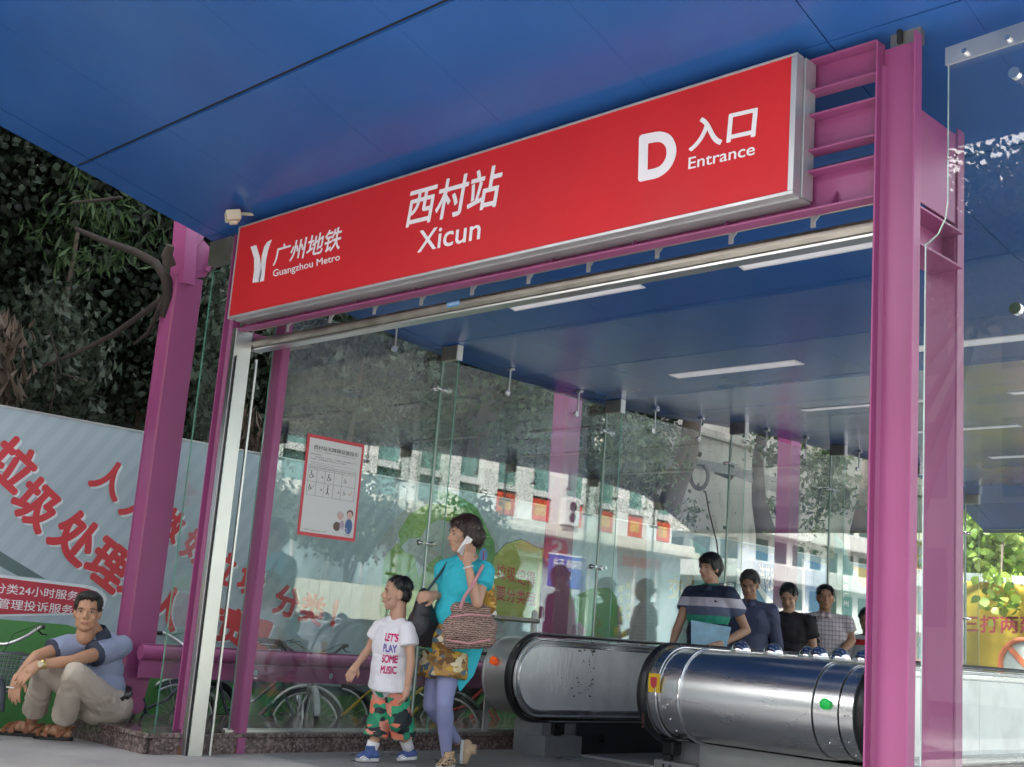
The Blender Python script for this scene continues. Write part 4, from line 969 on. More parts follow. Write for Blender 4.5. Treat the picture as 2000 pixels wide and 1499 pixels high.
def bicycle(c, heading, label, frame_m, fender_m, r=.32, basket=None, bars='cruiser', tilt=0, gz=-.27):
    """c: ground point under the bottom bracket; heading: angle of the forward direction"""
    c = Vector((c[0], c[1], gz)); f = Vector((math.cos(heading), math.sin(heading), 0)); ax = Vector((-f.y, f.x, 0)); U = (Vector((0,0,1))+ax*tilt).normalized()
    t = thing('bicycle', c, label, 'bicycle', 'bicycles parked behind the glass wall')
    def P(a_, b_, h): return c+f*a_+ax*b_+U*h
    rear = P(-.44, 0, r); front = P(.60, 0, r); bb = P(0, 0, .28); seat = P(-.17, 0, .72); head0 = P(.40, 0, .60); head1 = P(.36, 0, .80)
    wheel(rear, ax, r, t); wheel(front, ax, r, t)
    fr_ = MB()
    fr_.tube([bb, seat], .016).tube([bb, P(.2,0,.36), head0], .019).tube([P(-.05,0,.42), P(.16,0,.50), P(.385,0,.72)], .014)
    fr_.tube([head0, head1], .02)
    for s_ in (-1, 1): fr_.tube([bb+ax*.03*s_, rear+ax*.05*s_], .010).tube([P(-.14,.02*s_,.62), rear+ax*.05*s_], .008)
    obj('frame', fr_, frame_m, t)
    fk = MB().tube([head1, head0], .014)
    for s_ in (-1, 1): fk.tube([head0, P(.43, .05*s_, .52), P(.52,.05*s_,.38), front+ax*.05*s_], .011)
    obj('fork', fk, frame_m, t)
    def fender(cc, a0, a1, nm):
        mb = MB(); vs = []; n = 16
        for i in range(n+1):
            a_ = a0+(a1-a0)*i/n; d = f*math.cos(a_)+U*math.sin(a_)
            for s_, q in ((-.03, -.012), (-.018, .006), (.018, .006), (.03, -.012)): vs.append(cc+d*(r+.02+q)+ax*s_)
        fs = [(i*4+k, (i+1)*4+k, (i+1)*4+k+1, i*4+k+1) for i in range(n) for k in range(3)]
        mb.add(vs, fs, 0, True); o_ = obj(nm, mb, fender_m, t); m_ = o_.modifiers.new('s', 'SOLIDIFY'); m_.thickness = .002
    fender(rear, .5, 3.3, 'rear_mudguard'); fender(front, .4, 2.6, 'front_mudguard')
    obj('saddle', MB().ell(P(-.20,0,.76), (.13,.085,.035), Matrix.Rotation(heading, 3, 'Z')).ell(P(-.08,0,.755), (.09,.03,.025), Matrix.Rotation(heading, 3, 'Z')), BLACK, t)
    obj('rack', MB().tube([P(-.2,.05,.66), P(-.62,.06,.68), P(-.62,-.06,.68), P(-.2,-.05,.66)], .006).tube([P(-.55,.06,.68), rear+ax*.06], .005).tube([P(-.55,-.06,.68), rear-ax*.06], .005), STEEL, t)
    top = P(.345, 0, .87)
    hb_ = MB()
    pts = [P(.20,.30,1.0), P(.27,.27,1.0), P(.37,.17,.93), P(.37,.06,.875), top, P(.37,-.06,.875), P(.37,-.17,.93), P(.27,-.27,1.0), P(.20,-.30,1.0)]
    # soften the bend
    q = []
    for i in range(len(pts)-1):
        p0 = pts[max(i-1,0)]; p1 = pts[i]; p2 = pts[i+1]; p3 = pts[min(i+2, len(pts)-1)]
        for s_ in np.linspace(0, 1, 5)[:-1]:
            q.append(.5*((2*p1)+(p2-p0)*s_+(2*p0-5*p1+4*p2-p3)*s_*s_+(3*p1-p0-3*p2+p3)*s_**3))
    q.append(pts[-1])
    hbar = obj('handlebar', hb_.tube(q, .012, 8).tube([head1, top], .013), STEEL if bars == 'cruiser' else DARK, t)
    for s_ in (-1, 1):
        obj('grip', MB().tube([P(.25,.278*s_,1.0), P(.13,.325*s_,1.0)], .018, 10), BLACK, hbar)
        obj('brake_lever', MB().tube([P(.29,.26*s_,.985), P(.31,.29*s_,.955), P(.19,.35*s_,.95)], .006, 6), BLACK, hbar)
        obj('brake_cable', MB().tube([P(.29,.25*s_,.98), P(.46,.22*s_,1.02), P(.53,.06*s_,.95), P(.47,0,.75), P(.45,.02,.62)], .003, 5), BLACK, hbar)
    obj('crank', MB().tube([bb-ax*.07, bb+ax*.07], .02).tube([bb+ax*.075, bb+ax*.075+f*.12-U*.1], .009).tube([bb-ax*.075, bb-ax*.075-f*.12+U*.1], .009), STEEL, t)
    for s_ in (1, -1): obj('pedal', MB().box((-.05,-.04,-.01), (.05,.04,.01), 0, Matrix.Translation(bb+ax*(.12*s_)+(f*.12-U*.1)*s_) @ Matrix.Rotation(heading, 4, 'Z')), BLACK, t)
    obj('chain_guard', MB().bar(bb+ax*.05+f*.06, rear+ax*.05, .012, .07), frame_m, t)
    obj('kick_stand', MB().tube([P(-.3,.05,.25), P(-.38,.18,.01)], .008), STEEL, t)
    if basket:
        b0 = P(.56, 0, .56); bs_ = MB(); W, Dp, Hh = .17, .13, .26
        def B(a_, b_, h): s_ = .75+.25*h; return b0+f*(a_*Dp*s_+.02)+ax*(b_*W*s_)+U*(h*Hh)
        for h in np.linspace(0, 1, 9):
            ring_ = [B(-1,-1,h), B(1,-1,h), B(1,1,h), B(-1,1,h), B(-1,-1,h)]; bs_.tube(ring_, .004 if h < 1 else .007, 4)
        for k in np.linspace(-1, 1, 13):
            for e in (-1, 1):
                bs_.tube([B(k, e, 0), B(k, e, 1)], .003, 4); bs_.tube([B(e, k, 0), B(e, k, 1)], .003, 4)
            bs_.tube([B(k, -1, 0), B(k, 1, 0)], .003, 4)
        obj('basket', bs_, mat('basket_wire', (.22,.25,.26), .5, .5), t)
    return t
silver = mat('silver_paint', (.42,.44,.44), .35, .5); darkp = mat('dark_frame_paint', (.03,.04,.05), .4)
# near bicycle with wire basket beside the seated man
p_ = on(35, 1300, 'X', -8.95)
bicycle((-9.18, 3.88), math.radians(-14), 'bicycle with wire basket and silver handlebar beside the seated man', darkp, darkp, basket=True, tilt=.04)
bicycle((-8.98, 5.18), math.radians(100), 'dark bicycle half hidden behind the tall outer magenta column', darkp, mat('dark_mudguard', (.04,.05,.055), .35))
bicycle((-8.98, 6.62), math.radians(-28), 'silver bicycle with black grips behind the guard beam', silver, silver, bars='dark')
bicycle((-9.0, 5.95), math.radians(60), 'grey bicycle leaning behind the second magenta column', darkp, silver, bars='dark')
bicycle((-8.95, 7.55), math.radians(35), 'yellow bicycle parked behind the glass beside the boy', mat('yellow_paint', (.62,.42,.02), .35), darkp, bars='dark')
bicycle((-8.95, 8.35), math.radians(20), 'dark bicycle with red frame behind the glass past the phoning woman', mat('red_paint', (.35,.03,.03), .4), darkp, bars='dark')

# ================================================================== PEOPLE
def remesh(mb, vox, smooth=2, name='m'):
    me = mb.mesh('tmp'); o = bpy.data.objects.new('tmp', me); COL.objects.link(o)
    r = o.modifiers.new('r', 'REMESH'); r.mode = 'VOXEL'; r.voxel_size = vox; r.use_smooth_shade = True
    if smooth:
        s_ = o.modifiers.new('s', 'SMOOTH'); s_.iterations = smooth; s_.factor = .5
    dg = bpy.context.evaluated_depsgraph_get()
    out = bpy.data.meshes.new_from_object(o.evaluated_get(dg)); out.name = name
    bpy.data.objects.remove(o); bpy.data.meshes.remove(me); out.materials.clear()
    return out
from mathutils import noise as mnoise
def folds(me, amp=.006, f=7.0, seed=0.0, ax=(1, 1, .45)):
    n = len(me.vertices); co = np.empty(n*3); me.vertices.foreach_get('co', co); co = co.reshape(-1, 3)
    no = np.empty(n*3); me.vertices.foreach_get('normal', no); no = no.reshape(-1, 3)
    d = np.empty(n); s1, s2, s3 = ax
    for i in range(n):
        x, y, z = co[i]; w = mnoise.noise(Vector((x*4+seed, y*4, z*4)))*1.6
        a = mnoise.noise(Vector(((x+.5*z)*f*s1+w, (y-.3*z)*f*s2, z*f*s3+w+seed)))
        b = mnoise.noise(Vector(((x-.8*z)*f*2.1, (y+.6*z)*f*2.1+w, z*f*1.1+seed)))
        d[i] = (1-abs(a)*2.6)*.65+(1-abs(b)*2.6)*.35
    co += no*(d*amp)[:, None]; me.vertices.foreach_set('co', co.reshape(-1)); me.update(); return me
def cap(mb, a, ra, b, rb, n=12, flat=False, sx=1.0, side=None):
    """tapered capsule; flat ends for sleeves; sx flattens along 'side'"""
    a = Vector(a); b = Vector(b); d = (b-a); L = d.length
    if L < 1e-6: return mb.ell(a, (ra,ra,ra))
    d.normalize(); side = Vector(side) if side is not None else d.orthogonal()
    side = (side-d*side.dot(d)).normalized(); o_ = d.cross(side)
    prof = []
    if flat: prof = [(0, 0.0001), (0, ra), (L, rb), (L, .0001)]
    else:
        for t in np.linspace(0, math.pi/2, 5): prof.append((-ra*math.cos(t), max(ra*math.sin(t), .0002)))
        for t in np.linspace(0, math.pi/2, 5): prof.append((L+rb*math.sin(t), max(rb*math.cos(t), .0002)))
    vs = []
    for h, r_ in prof:
        for k in range(n):
            t = 2*math.pi*k/n; vs.append(a+d*h+side*(r_*sx*math.cos(t))+o_*(r_*math.sin(t)))
    m_ = len(prof); fs = [(i*n+k, i*n+(k+1) % n, (i+1)*n+(k+1) % n, (i+1)*n+k) for i in range(m_-1) for k in range(n)]
    fs += [tuple(range(n))[::-1], tuple((m_-1)*n+k for k in range(n))]
    return mb.add(vs, fs, 0, True)
def frame(f, u):
    f = Vector(f).normalized(); u = Vector(u); u = (u-f*u.dot(f)).normalized(); r = f.cross(u)
    m_ = Matrix.Identity(3)
    for i in range(3): m_[i][0] = r[i]; m_[i][1] = f[i]; m_[i][2] = u[i]
    return m_
def hand_shapes(mb, w, d, nrm, s=1.0, curl=.35, thumb=1, spread=.10):
    """w wrist, d direction of the hand, nrm back-of-hand normal"""
    w = Vector(w); d = Vector(d).normalized(); nrm = Vector(nrm); nrm = (nrm-d*nrm.dot(d)).normalized(); sd = d.cross(nrm)
    cap(mb, w, .026*s, w+d*.05*s, .030*s, sx=1.25, side=sd)
    lens = [.068, .078, .073, .056]
    for k in range(4):
        o_ = (k-1.5)*.0205*s*thumb; kn = w+d*(.088-.005*abs(k-1.2))*s+sd*o_
        cap(mb, w+d*.03*s+sd*o_*.7, .013*s, kn, .0115*s, 8)
        dd = (d+sd*spread*(k-1.5)*.5*thumb).normalized(); p0 = kn; L = lens[k]*s; a_ = curl*.7
        for j, fr_ in enumerate((.45, .32, .23)):
            dv = dd*math.cos(a_)-nrm*math.sin(a_); p1 = p0+dv*L*fr_; cap(mb, p0, (.0100-.0010*j)*s, p1, (.0094-.0012*j)*s, 8); p0 = p1; a_ += curl
    tb = w+d*.025*s-sd*.026*s*thumb; t1 = tb+(d*.6-sd*.7*thumb-nrm*.25).normalized()*.038*s; t2 = t1+(d*.95-sd*.25*thumb-nrm*.25).normalized()*.032*s
    cap(mb, w+d*.012*s, .017*s, tb, .016*s, 8); cap(mb, tb, .0145*s, t1, .012*s, 8); cap(mb, t1, .012*s, t2, .0095*s, 8)
SKIN = {}
def skin(name, col): 
    m_ = mat(name, col, .55, var=.08, vscale=14, bump=.05, bscale=120)
    b = m_.node_tree.nodes['Principled BSDF']; b.inputs['Subsurface Weight'].default_value = .12; b.inputs['Subsurface Scale'].default_value = .01; b.inputs['Subsurface Radius'].default_value = (1,.4,.25)
    return m_
SK_A = skin('skin_tan', (.40,.215,.13)); SK_B = skin('skin_light', (.50,.29,.20)); SK_C = skin('skin_deep', (.38,.21,.14))
HAIR = mat('black_hair', (.010,.009,.009), .38, var=.3, vscale=40, bump=.5, bscale=180, stretch=(1,1,.2)); HAIRB = mat('brown_hair', (.035,.016,.013), .4, var=.4, vscale=40, bump=.5, bscale=180, stretch=(1,1,.2))
HAIRG = mat('greying_hair', (.05,.045,.042), .5, var=.6, vscale=60, bump=.5, bscale=180)
EYEW = mat('eye_white', (.45,.42,.40), .3); EYED = mat('eye_dark', (.012,.008,.007), .15); LIP = mat('lips', (.34,.12,.10), .5)
def head(mb, c, F, U, s, jaw=1.0):
    """c: centre of the head; F face direction; s: scale (1 = 23 cm head)"""
    R_ = frame(F, U)
    def H(x, y, z): return Vector(c)+R_ @ Vector((x*s, y*s, z*s))
    def E(x, y, z, a, b, c_, n=14, m=10): mb.ell(H(x, y, z), (a*s, b*s, c_*s), R_, n, m)
    E(0, -.008, .032, .074, .094, .086); E(0, .022, -.03, .062*jaw, .066, .088); E(0, .050, -.088, .034*jaw, .030, .026)
    E(.034*jaw, .03, -.066, .026, .036, .034); E(-.034*jaw, .03, -.066, .026, .036, .034)
    E(.038, .062, -.026, .022, .018, .024); E(-.038, .062, -.026, .022, .018, .024)      # cheeks
    E(0, .074, .028, .048, .014, .013)                                                   # brow
    cap(mb, H(0,.082,.012), .0075*s, H(0,.100,-.022), .0115*s, 10); E(.012,.092,-.030,.0085,.009,.0075); E(-.012,.092,-.030,.0085,.009,.0075)
    E(0, .082, -.052, .026, .012, .0075); E(0, .081, -.063, .022, .011, .007)
    for q in (1, -1): E(.074*q, -.008, -.012, .010, .020, .031)
    cap(mb, H(0,-.022,-.05), .052*s, H(0,-.028,-.15), .055*s, 14)
    return H, R_
def face_parts(par, H, R_, s, open_=.8, brow=HAIR, glasses=False):
    for q in (1, -1):
        e = obj('eye', MB().ell(H(.031*q, .0735, .004), (.0135*s, .008*s, .0052*s*open_), R_, 12, 8), EYEW, par)
        obj('iris', MB().ell(H(.031*q, .0795, .004), (.0058*s, .0035*s, .0052*s*open_), R_, 10, 6), EYED, e)
        obj('eyelid', MB().tube([H((.031+.015*k)*q, .078-.003*abs(k), .0095-.0035*abs(k)) for k in (-1, -.4, .3, 1)], .0020*s, 5), EYED, e)
        obj('eyebrow', MB().tube([H((.031+.019*k)*q, .085-.006*abs(k), .0245+.004*(1-abs(k))) for k in (-.9, -.3, .3, 1)], [.0035*s, .004*s, .0035*s, .002*s], 6), brow, par)
    obj('mouth', MB().tube([H(.021*k, .0935-.006*k*k, -.0575-.0015*k*k) for k in (-1, -.5, 0, .5, 1)], [.002*s, .0042*s, .005*s, .0042*s, .002*s], 6), LIP, par)
def hair_mesh(par, H, R_, s, style, m_):
    mb = MB()
    def E(x, y, z, a, b, c_): mb.ell(H(x, y, z), (a*s, b*s, c_*s), R_, 18, 12)
    r_ = random.Random(hash(style) % 1000 if False else len(style))
    if style == 'short':
        E(0,-.022,.055,.081,.092,.078); E(0,-.045,.0,.078,.066,.072); E(.06,.02,.055,.022,.05,.035); E(-.06,.02,.055,.022,.05,.035)
    elif style == 'crop':
        E(0,-.020,.050,.079,.088,.072); E(0,-.045,.0,.074,.060,.066)
    elif style == 'mop':
        E(0,-.018,.062,.088,.098,.080); E(0,-.05,.0,.086,.070,.085); E(0,.045,.072,.070,.048,.040); E(.07,0,.03,.020,.05,.05); E(-.07,0,.03,.020,.05,.05)
    elif style == 'receding':
        E(0,-.032,.060,.080,.088,.072); E(0,-.055,.005,.078,.060,.070); E(.062,.0,.045,.022,.052,.042); E(-.062,.0,.045,.022,.052,.042); E(.0,.03,.102,.068,.052,.028)
    elif style == 'bob':
        E(0,-.028,.055,.092,.100,.088); E(0,-.075,.0,.088,.07,.085); E(0,.04,.085,.062,.045,.032); E(.078,-.02,.0,.018,.05,.06); E(-.078,-.02,.0,.018,.05,.06)
    # locks: little tapered tufts lying over the cap
    def dirp(th, ph): return Vector((math.sin(th)*math.cos(ph), math.sin(th)*math.sin(ph), math.cos(th)))
    ntuft = {'short':150,'crop':90,'mop':260,'receding':170,'bob':280}[style]
    for k in range(ntuft):
        ph = r_.uniform(0, 2*math.pi); th = math.acos(r_.uniform((.05 if style == 'crop' else -.25) if math.sin(ph) < .1 else .45, 1)); d = dirp(th, ph)
        ctr = Vector((0,-.02,.05)) if d.z > 0 else Vector((0,-.045,.03))
        rr = Vector((.080*d.x, .090*d.y, .076*d.z if d.z > 0 else .09*d.z)); p0 = ctr+rr
        fall = Vector((d.x*.3+r_.uniform(-.3,.3), (.5 if d.y > 0 else -.3)+r_.uniform(-.3,.3), -.8 if th > .7 else -.1)); fall -= d*fall.dot(d)*.9
        L = r_.uniform(.018, .038)*(1.4 if style in ('bob','mop') else .8)
        p1 = p0+fall.normalized()*L+d*r_.uniform(-.002,.007)
        cap(mb, H(*p0), .0085*s, H(*p1), .0035*s, 6)
    me = remesh(mb, .0055*s if s > .8 else .005, 1, 'hair')
    ho_ = obj('hair', me, m_, par); off = world_loc(ho_)
    # fine strands standing a little off the cap
    n = len(me.vertices); co = np.empty(n*3); me.vertices.foreach_get('co', co); co = co.reshape(-1, 3); no = np.empty(n*3); me.vertices.foreach_get('normal', no); no = no.reshape(-1, 3)
    k = rng.choice(n, min(n, 1500)); up_ = np.array(R_ @ Vector((0,0,1))); fw_ = np.array(R_ @ Vector((0,1,0)))
    P0 = co[k]+np.array(off); N0 = no[k]; fd = -up_[None]*.8+fw_[None]*(.5*np.sign((P0-np.array(H(0,0,.03)))@fw_))[:, None]+rng.normal(size=(len(k),3))*.45
    fd -= N0*(fd*N0).sum(1)[:, None]*.85; fd /= np.linalg.norm(fd, axis=1)[:, None]; L = rng.uniform(.012, .030, len(k))[:, None]*s*(1.3 if style in ('bob','mop') else .8)
    sdv = np.cross(fd, N0); w_ = .0011*s
    V_ = np.stack([P0-sdv*w_, P0+sdv*w_, P0+fd*L*.5+N0*.004+sdv*w_, P0+fd*L*.5+N0*.004-sdv*w_, P0+fd*L+N0*.0045], 1).reshape(-1, 3)
    b_ = np.arange(len(k))[:, None]*5; F_ = [tuple(f) for f in np.concatenate([b_+np.array([[0,1,2,3]])]).tolist()]+[tuple(f) for f in (b_+np.array([[3,2,4]])).tolist()]
    sm = bpy.data.meshes.new('hair_strands'); sm.from_pydata(V_.tolist(), [], F_); so_ = obj('hair_strands', sm, m_, ho_); so_['kind'] = 'stuff'
    return ho_
def arm_shapes(mb, sh, el, wr, s, k=1.0):
    cap(mb, sh, .050*s*k, sh.lerp(el, .5), .046*s*k); cap(mb, sh.lerp(el, .5), .046*s*k, el, .037*s*k); cap(mb, el, .038*s*k, el.lerp(wr, .35), .038*s*k); cap(mb, el.lerp(wr, .35), .038*s*k, wr, .025*s*k)
def leg_shapes(mb, hp_, kn, an, s, k=1.0):
    cap(mb, hp_, .085*s*k, kn, .055*s*k); c_ = kn.lerp(an, .3); back = Vector((0,0,0)); cap(mb, kn, .054*s*k, c_, .056*s*k); cap(mb, c_, .056*s*k, an, .034*s*k)
def torso_shapes(mb, pel, chest, neck, shL, shR, s, k=1.0, flat=.62, fwd=None):
    sd = (shR-shL).normalized(); up = (neck-pel).normalized(); ff = sd.cross(up)
    R_ = Matrix.Identity(3)
    for i in range(3): R_[i][0] = sd[i]; R_[i][1] = -ff[i]; R_[i][2] = up[i]
    W = (shR-shL).length/2
    H_ = (neck-pel).length
    mb.ell(pel, (W*.86*k, W*.62*k, H_*.26), R_, 16, 10); mb.ell(pel.lerp(chest, .5), (W*.84*k, W*.62*k, H_*.32), R_, 16, 10)
    mb.ell(chest, (W*.93*k, W*.58*k, H_*.33), R_, 16, 10); mb.ell(chest.lerp(neck, .45), (W*.90*k, W*.46*k, H_*.20), R_, 16, 10)
    cap(mb, shL.lerp(neck, .1), .052*s*k, neck.lerp(shL, .25)-up*.02*s, .056*s*k); cap(mb, shR.lerp(neck, .1), .052*s*k, neck.lerp(shR, .25)-up*.02*s, .056*s*k)
    return R_
def shoe(name, heel, toe, m_, sole_m, par, s=1.0, up=Vector((0,0,1)), high=.055):
    heel = Vector(heel); toe = Vector(toe); d = (toe-heel).normalized(); sd = d.cross(up).normalized(); u = sd.cross(d)
    L = (toe-heel).length
    mb = MB(); cap(mb, heel+u*.038*s, .038*s, heel+d*L*.45+u*.035*s, .038*s, sx=1.05, side=sd); cap(mb, heel+d*L*.45+u*.034*s, .038*s, toe-d*.02+u*.026*s, .028*s, sx=1.3, side=sd); cap(mb, heel+d*.03+u*.05*s, .036*s, heel+d*.035+u*(.05+high)*s, .040*s, flat=True)
    o = obj(name, remesh(mb, .006, 2, name), m_, par)
    so_ = MB(); vs = []
    for t, w in ((-.03,.018),(-.01,.034),(.3*L,.036),(.6*L,.045),(.85*L,.042),(L+.005,.022)): vs.append((t, w*s))
    poly = [heel+d*t+sd*w-u*.004 for t, w in vs]+[heel+d*t-sd*w-u*.004 for t, w in vs[::-1]]
    obj('sole', MB().prism(poly, u*.022*s), sole_m, o, bevel=.004)
    return o
def shirt_mesh(par, mats_, J, s, sleeves=.5, k=1.13, long_=False, hem=None, vox=.008, name='shirt', smooth=3, neckcut=True):
    mb = MB(); torso_shapes(mb, J['pel'], J['chest'], J['neck'], J['shL'], J['shR'], s, k)
    up = (J['neck']-J['pel']).normalized()
    for q in 'LR':
        sh, el, wr = J['sh'+q], J['el'+q], J['wr'+q]
        cap(mb, sh, .062*s*k*.98, sh+(el-sh)*.3, .058*s*k, 14)
        if long_: cap(mb, sh, .058*s, el, .052*s, 14); cap(mb, el, .052*s, wr, .040*s, 14, flat=True); cap(mb, el, .052*s, el+(wr-el)*.5, .046*s, 14)
        else: e_ = sh+(el-sh)*sleeves; cap(mb, sh, .060*s*k, e_, .066*s*k, 16, flat=True)
    if hem is not None: cap(mb, J['chest'].lerp(J['pel'], .25), hem[0]*.86, J['pel']+up*hem[2], hem[1]*.92, 24, flat=True, sx=1.22, side=(J['shR']-J['shL']))
    cap(mb, J['neck']-up*.05*s, .078*s, J['neck']+up*.012*s, .062*s, 16, flat=True)
    me = folds(remesh(mb, vox, smooth, name), .0075, 7.0, J['neck'].x*3)
    return obj(name, me, mats_, par)
def collar(par, J, F, s, m_, w=.03):
    """turned-down collar: two flaps around the neck"""
    up = (J['neck']-J['pel']).normalized(); F = Vector(F); F = (F-up*F.dot(up)).normalized(); sd = F.cross(up)
    mb = MB()
    for q in (1, -1):
        ring = []
        for a_ in np.linspace(.10, math.pi, 9):
            dr = F*math.cos(a_)+sd*math.sin(a_)*q
            top = J['neck']+up*(.030+.012*(1-math.cos(a_))/2)*s+dr*.062*s; bot = J['neck']+up*(-.030+.02*(1-math.cos(a_))/2)*s+dr*(.088+.014*max(0,math.cos(a_)))*s
            ring.append((top, bot))
        vs = [p for t_, b_ in ring for p in (t_, b_)]
        mb.add(vs, [(2*i, 2*i+1, 2*i+3, 2*i+2) for i in range(8)], 0, True)
    o = obj('collar', mb, m_, par); md = o.modifiers.new('s', 'SOLIDIFY'); md.thickness = .006; md.offset = 0
    return o
def band_mat(name, bands, base, rough=.75, axis=2, **kw):
    """bands: list of (height, colour) constant steps along the object's own height"""
    def b_(nt, tc):
        sp = nt.nodes.new('ShaderNodeSeparateXYZ'); nt.links.new(tc.outputs['Object'], sp.inputs[0])
        z0, z1 = bands[0][0], bands[-1][0]+.3
        mr = nt.nodes.new('ShaderNodeMapRange'); mr.inputs[1].default_value = z0; mr.inputs[2].default_value = z1; nt.links.new(sp.outputs[axis], mr.inputs[0])
        r = nt.nodes.new('ShaderNodeValToRGB'); r.color_ramp.interpolation = 'CONSTANT'; nt.links.new(mr.outputs[0], r.inputs[0])
        while len(r.color_ramp.elements) < len(bands): r.color_ramp.elements.new(.5)
        for i, (z, c_) in enumerate(bands): r.color_ramp.elements[i].position = (z-z0)/(z1-z0); r.color_ramp.elements[i].color = (*c_, 1)
        return r.outputs[0]
    return ramp_mat(name, b_, rough, var=.1, vscale=5, **kw)
def plaid_mat(name, base, lines, scale=30):
    def b_(nt, tc):
        sp = nt.nodes.new('ShaderNodeSeparateXYZ'); nt.links.new(tc.outputs['Object'], sp.inputs[0])
        def m2(op, a, b=None):
            n = nt.nodes.new('ShaderNodeMath'); n.operation = op
            for i, x in enumerate((a, b)):
                if x is None: continue
                if isinstance(x, (int, float)): n.inputs[i].default_value = x
                else: nt.links.new(x, n.inputs[i])
            return n.outputs[0]
        a = m2('GREATER_THAN', m2('FRACT', m2('MULTIPLY', sp.outputs[2], scale)), .72); h = m2('ADD', sp.outputs[0], m2('MULTIPLY', sp.outputs[1], .7))
        b = m2('GREATER_THAN', m2('FRACT', m2('MULTIPLY', h, scale)), .72)
        mx = nt.nodes.new('ShaderNodeMix'); mx.data_type = 'RGBA'; mx.inputs['A'].default_value = (*base, 1); mx.inputs['B'].default_value = (*lines, 1)
        nt.links.new(m2('MULTIPLY', m2('ADD', a, b), .5), mx.inputs['Factor']); return mx.outputs['Result']
    return ramp_mat(name, b_, .8, var=.08, vscale=6)
def patch_mat(name, cols, scale=9, dist=0.):
    def b_(nt, tc):
        v = nt.nodes.new('ShaderNodeTexVoronoi'); v.inputs['Scale'].default_value = scale; mp = nt.nodes.new('ShaderNodeMapping'); mp.inputs['Scale'].default_value = (1,1,1.8)
        n = nt.nodes.new('ShaderNodeTexNoise'); n.inputs['Scale'].default_value = 9; ad = nt.nodes.new('ShaderNodeVectorMath'); ad.operation = 'MULTIPLY_ADD'
        nt.links.new(tc.outputs['Object'], mp.inputs[0]); nt.links.new(tc.outputs['Object'], n.inputs[0]); nt.links.new(n.outputs['Color'], ad.inputs[0]); ad.inputs[1].default_value = (.12,.12,.12); nt.links.new(mp.outputs[0], ad.inputs[2])
        nt.links.new(ad.outputs[0], v.inputs[0]); sp = nt.nodes.new('ShaderNodeSeparateColor'); nt.links.new(v.outputs['Color'], sp.inputs[0])
        r = nt.nodes.new('ShaderNodeValToRGB'); r.color_ramp.interpolation = 'CONSTANT'; nt.links.new(sp.outputs[0], r.inputs[0])
        while len(r.color_ramp.elements) < len(cols): r.color_ramp.elements.new(.5)
        for i, c_ in enumerate(cols): r.color_ramp.elements[i].position = i/len(cols); r.color_ramp.elements[i].color = (*c_, 1)
        return r.outputs[0]
    return ramp_mat(name, b_, .8, var=.1, vscale=8)
def print_on(par, target, body, org, xd, yd, n, m_, bold=.02):
    """flat print snapped on to a cloth surface"""
    me = text_mesh(body, bold); co = np.empty(len(me.vertices)*3); me.vertices.foreach_get('co', co); co = co.reshape(-1,3)
    u = (co[:,0]-co[:,0].min())/np.ptp(co[:,0]); v = (co[:,1]-co[:,1].min())/np.ptp(co[:,1])
    bm = bmesh.new(); bm.from_mesh(target.data); bvh = BVHTree.FromBMesh(bm); bm.free(); off = world_loc(target)
    n = Vector(n).normalized(); P = []
    for a_, b_ in zip(u, v):
        p = Vector(org)+Vector(xd)*float(a_)+Vector(yd)*float(b_)
        h = bvh.ray_cast(p+n*.4-off, -n)
        P.append((h[0]+off+n*.003) if h[0] else p)
    me.vertices.foreach_set('co', np.array([tuple(p) for p in P]).reshape(-1)); me.update(); me.name = 'print'
    return obj('print', me, m_, par)

# ------------------------------------------------------ seated man
def V(*a): return Vector(a)
DM = -.22
mn = thing('person', on(150,1440,'Z',0), 'man sitting on the granite plinth in blue polo shirt and beige trousers, cigarette in hand', 'person')
s = 1.10
Hc = at(171,1196,8.40); F = (CAM-Hc); F.z = 0; F = F.normalized(); F = (F+CR*(-.10)).normalized()-Vector((0,0,.05))
J = dict(neck=at(187,1240,8.50), shL=at(236,1263,8.58), shR=at(137,1262,8.40))
J['chest'] = at(190,1300,8.53); J['pel'] = at(205,1372,8.56)
# (his own right side is at the left of the photograph)
J['elR'] = at(72,1282,8.20); J['wrR'] = at(36,1322,8.08); J['elL'] = at(140,1292,8.18); J['wrL'] = at(74,1299,8.04)
hipR, kneeR, ankR = at(190,1372,8.50), at(88,1308,8.23), at(62,1412,8.52)
hipL, kneeL, ankL = at(212,1380,8.50), at(146,1315,8.10), at(120,1424,8.44)
mb = MB(); HH, HR = head(mb, Hc, F, (0,0,1), s, 1.08)
cap(mb, J['neck'], .055*s, HH(0,-.02,-.06), .055*s)
torso_shapes(mb, J['pel'], J['chest'], J['neck'], J['shR'], J['shL'], s, .9)
for q in 'LR': arm_shapes(mb, J['sh'+q], J['el'+q], J['wr'+q], s*.98)
leg_shapes(mb, hipR, kneeR, ankR, s*.95); leg_shapes(mb, hipL, kneeL, ankL, s*.95)
hand_shapes(mb, J['wrR'], at(28,1352,8.04)-J['wrR'], CF*-.9+CR*-.2, s, .30, 1); hand_shapes(mb, J['wrL'], at(42,1324,7.98)-J['wrL'], V(0,0,1)*.7-CF*.6, s, .25, -1)
toesR, toesL = at(8,1428,8.50), at(78,1443,8.42)
feet = []
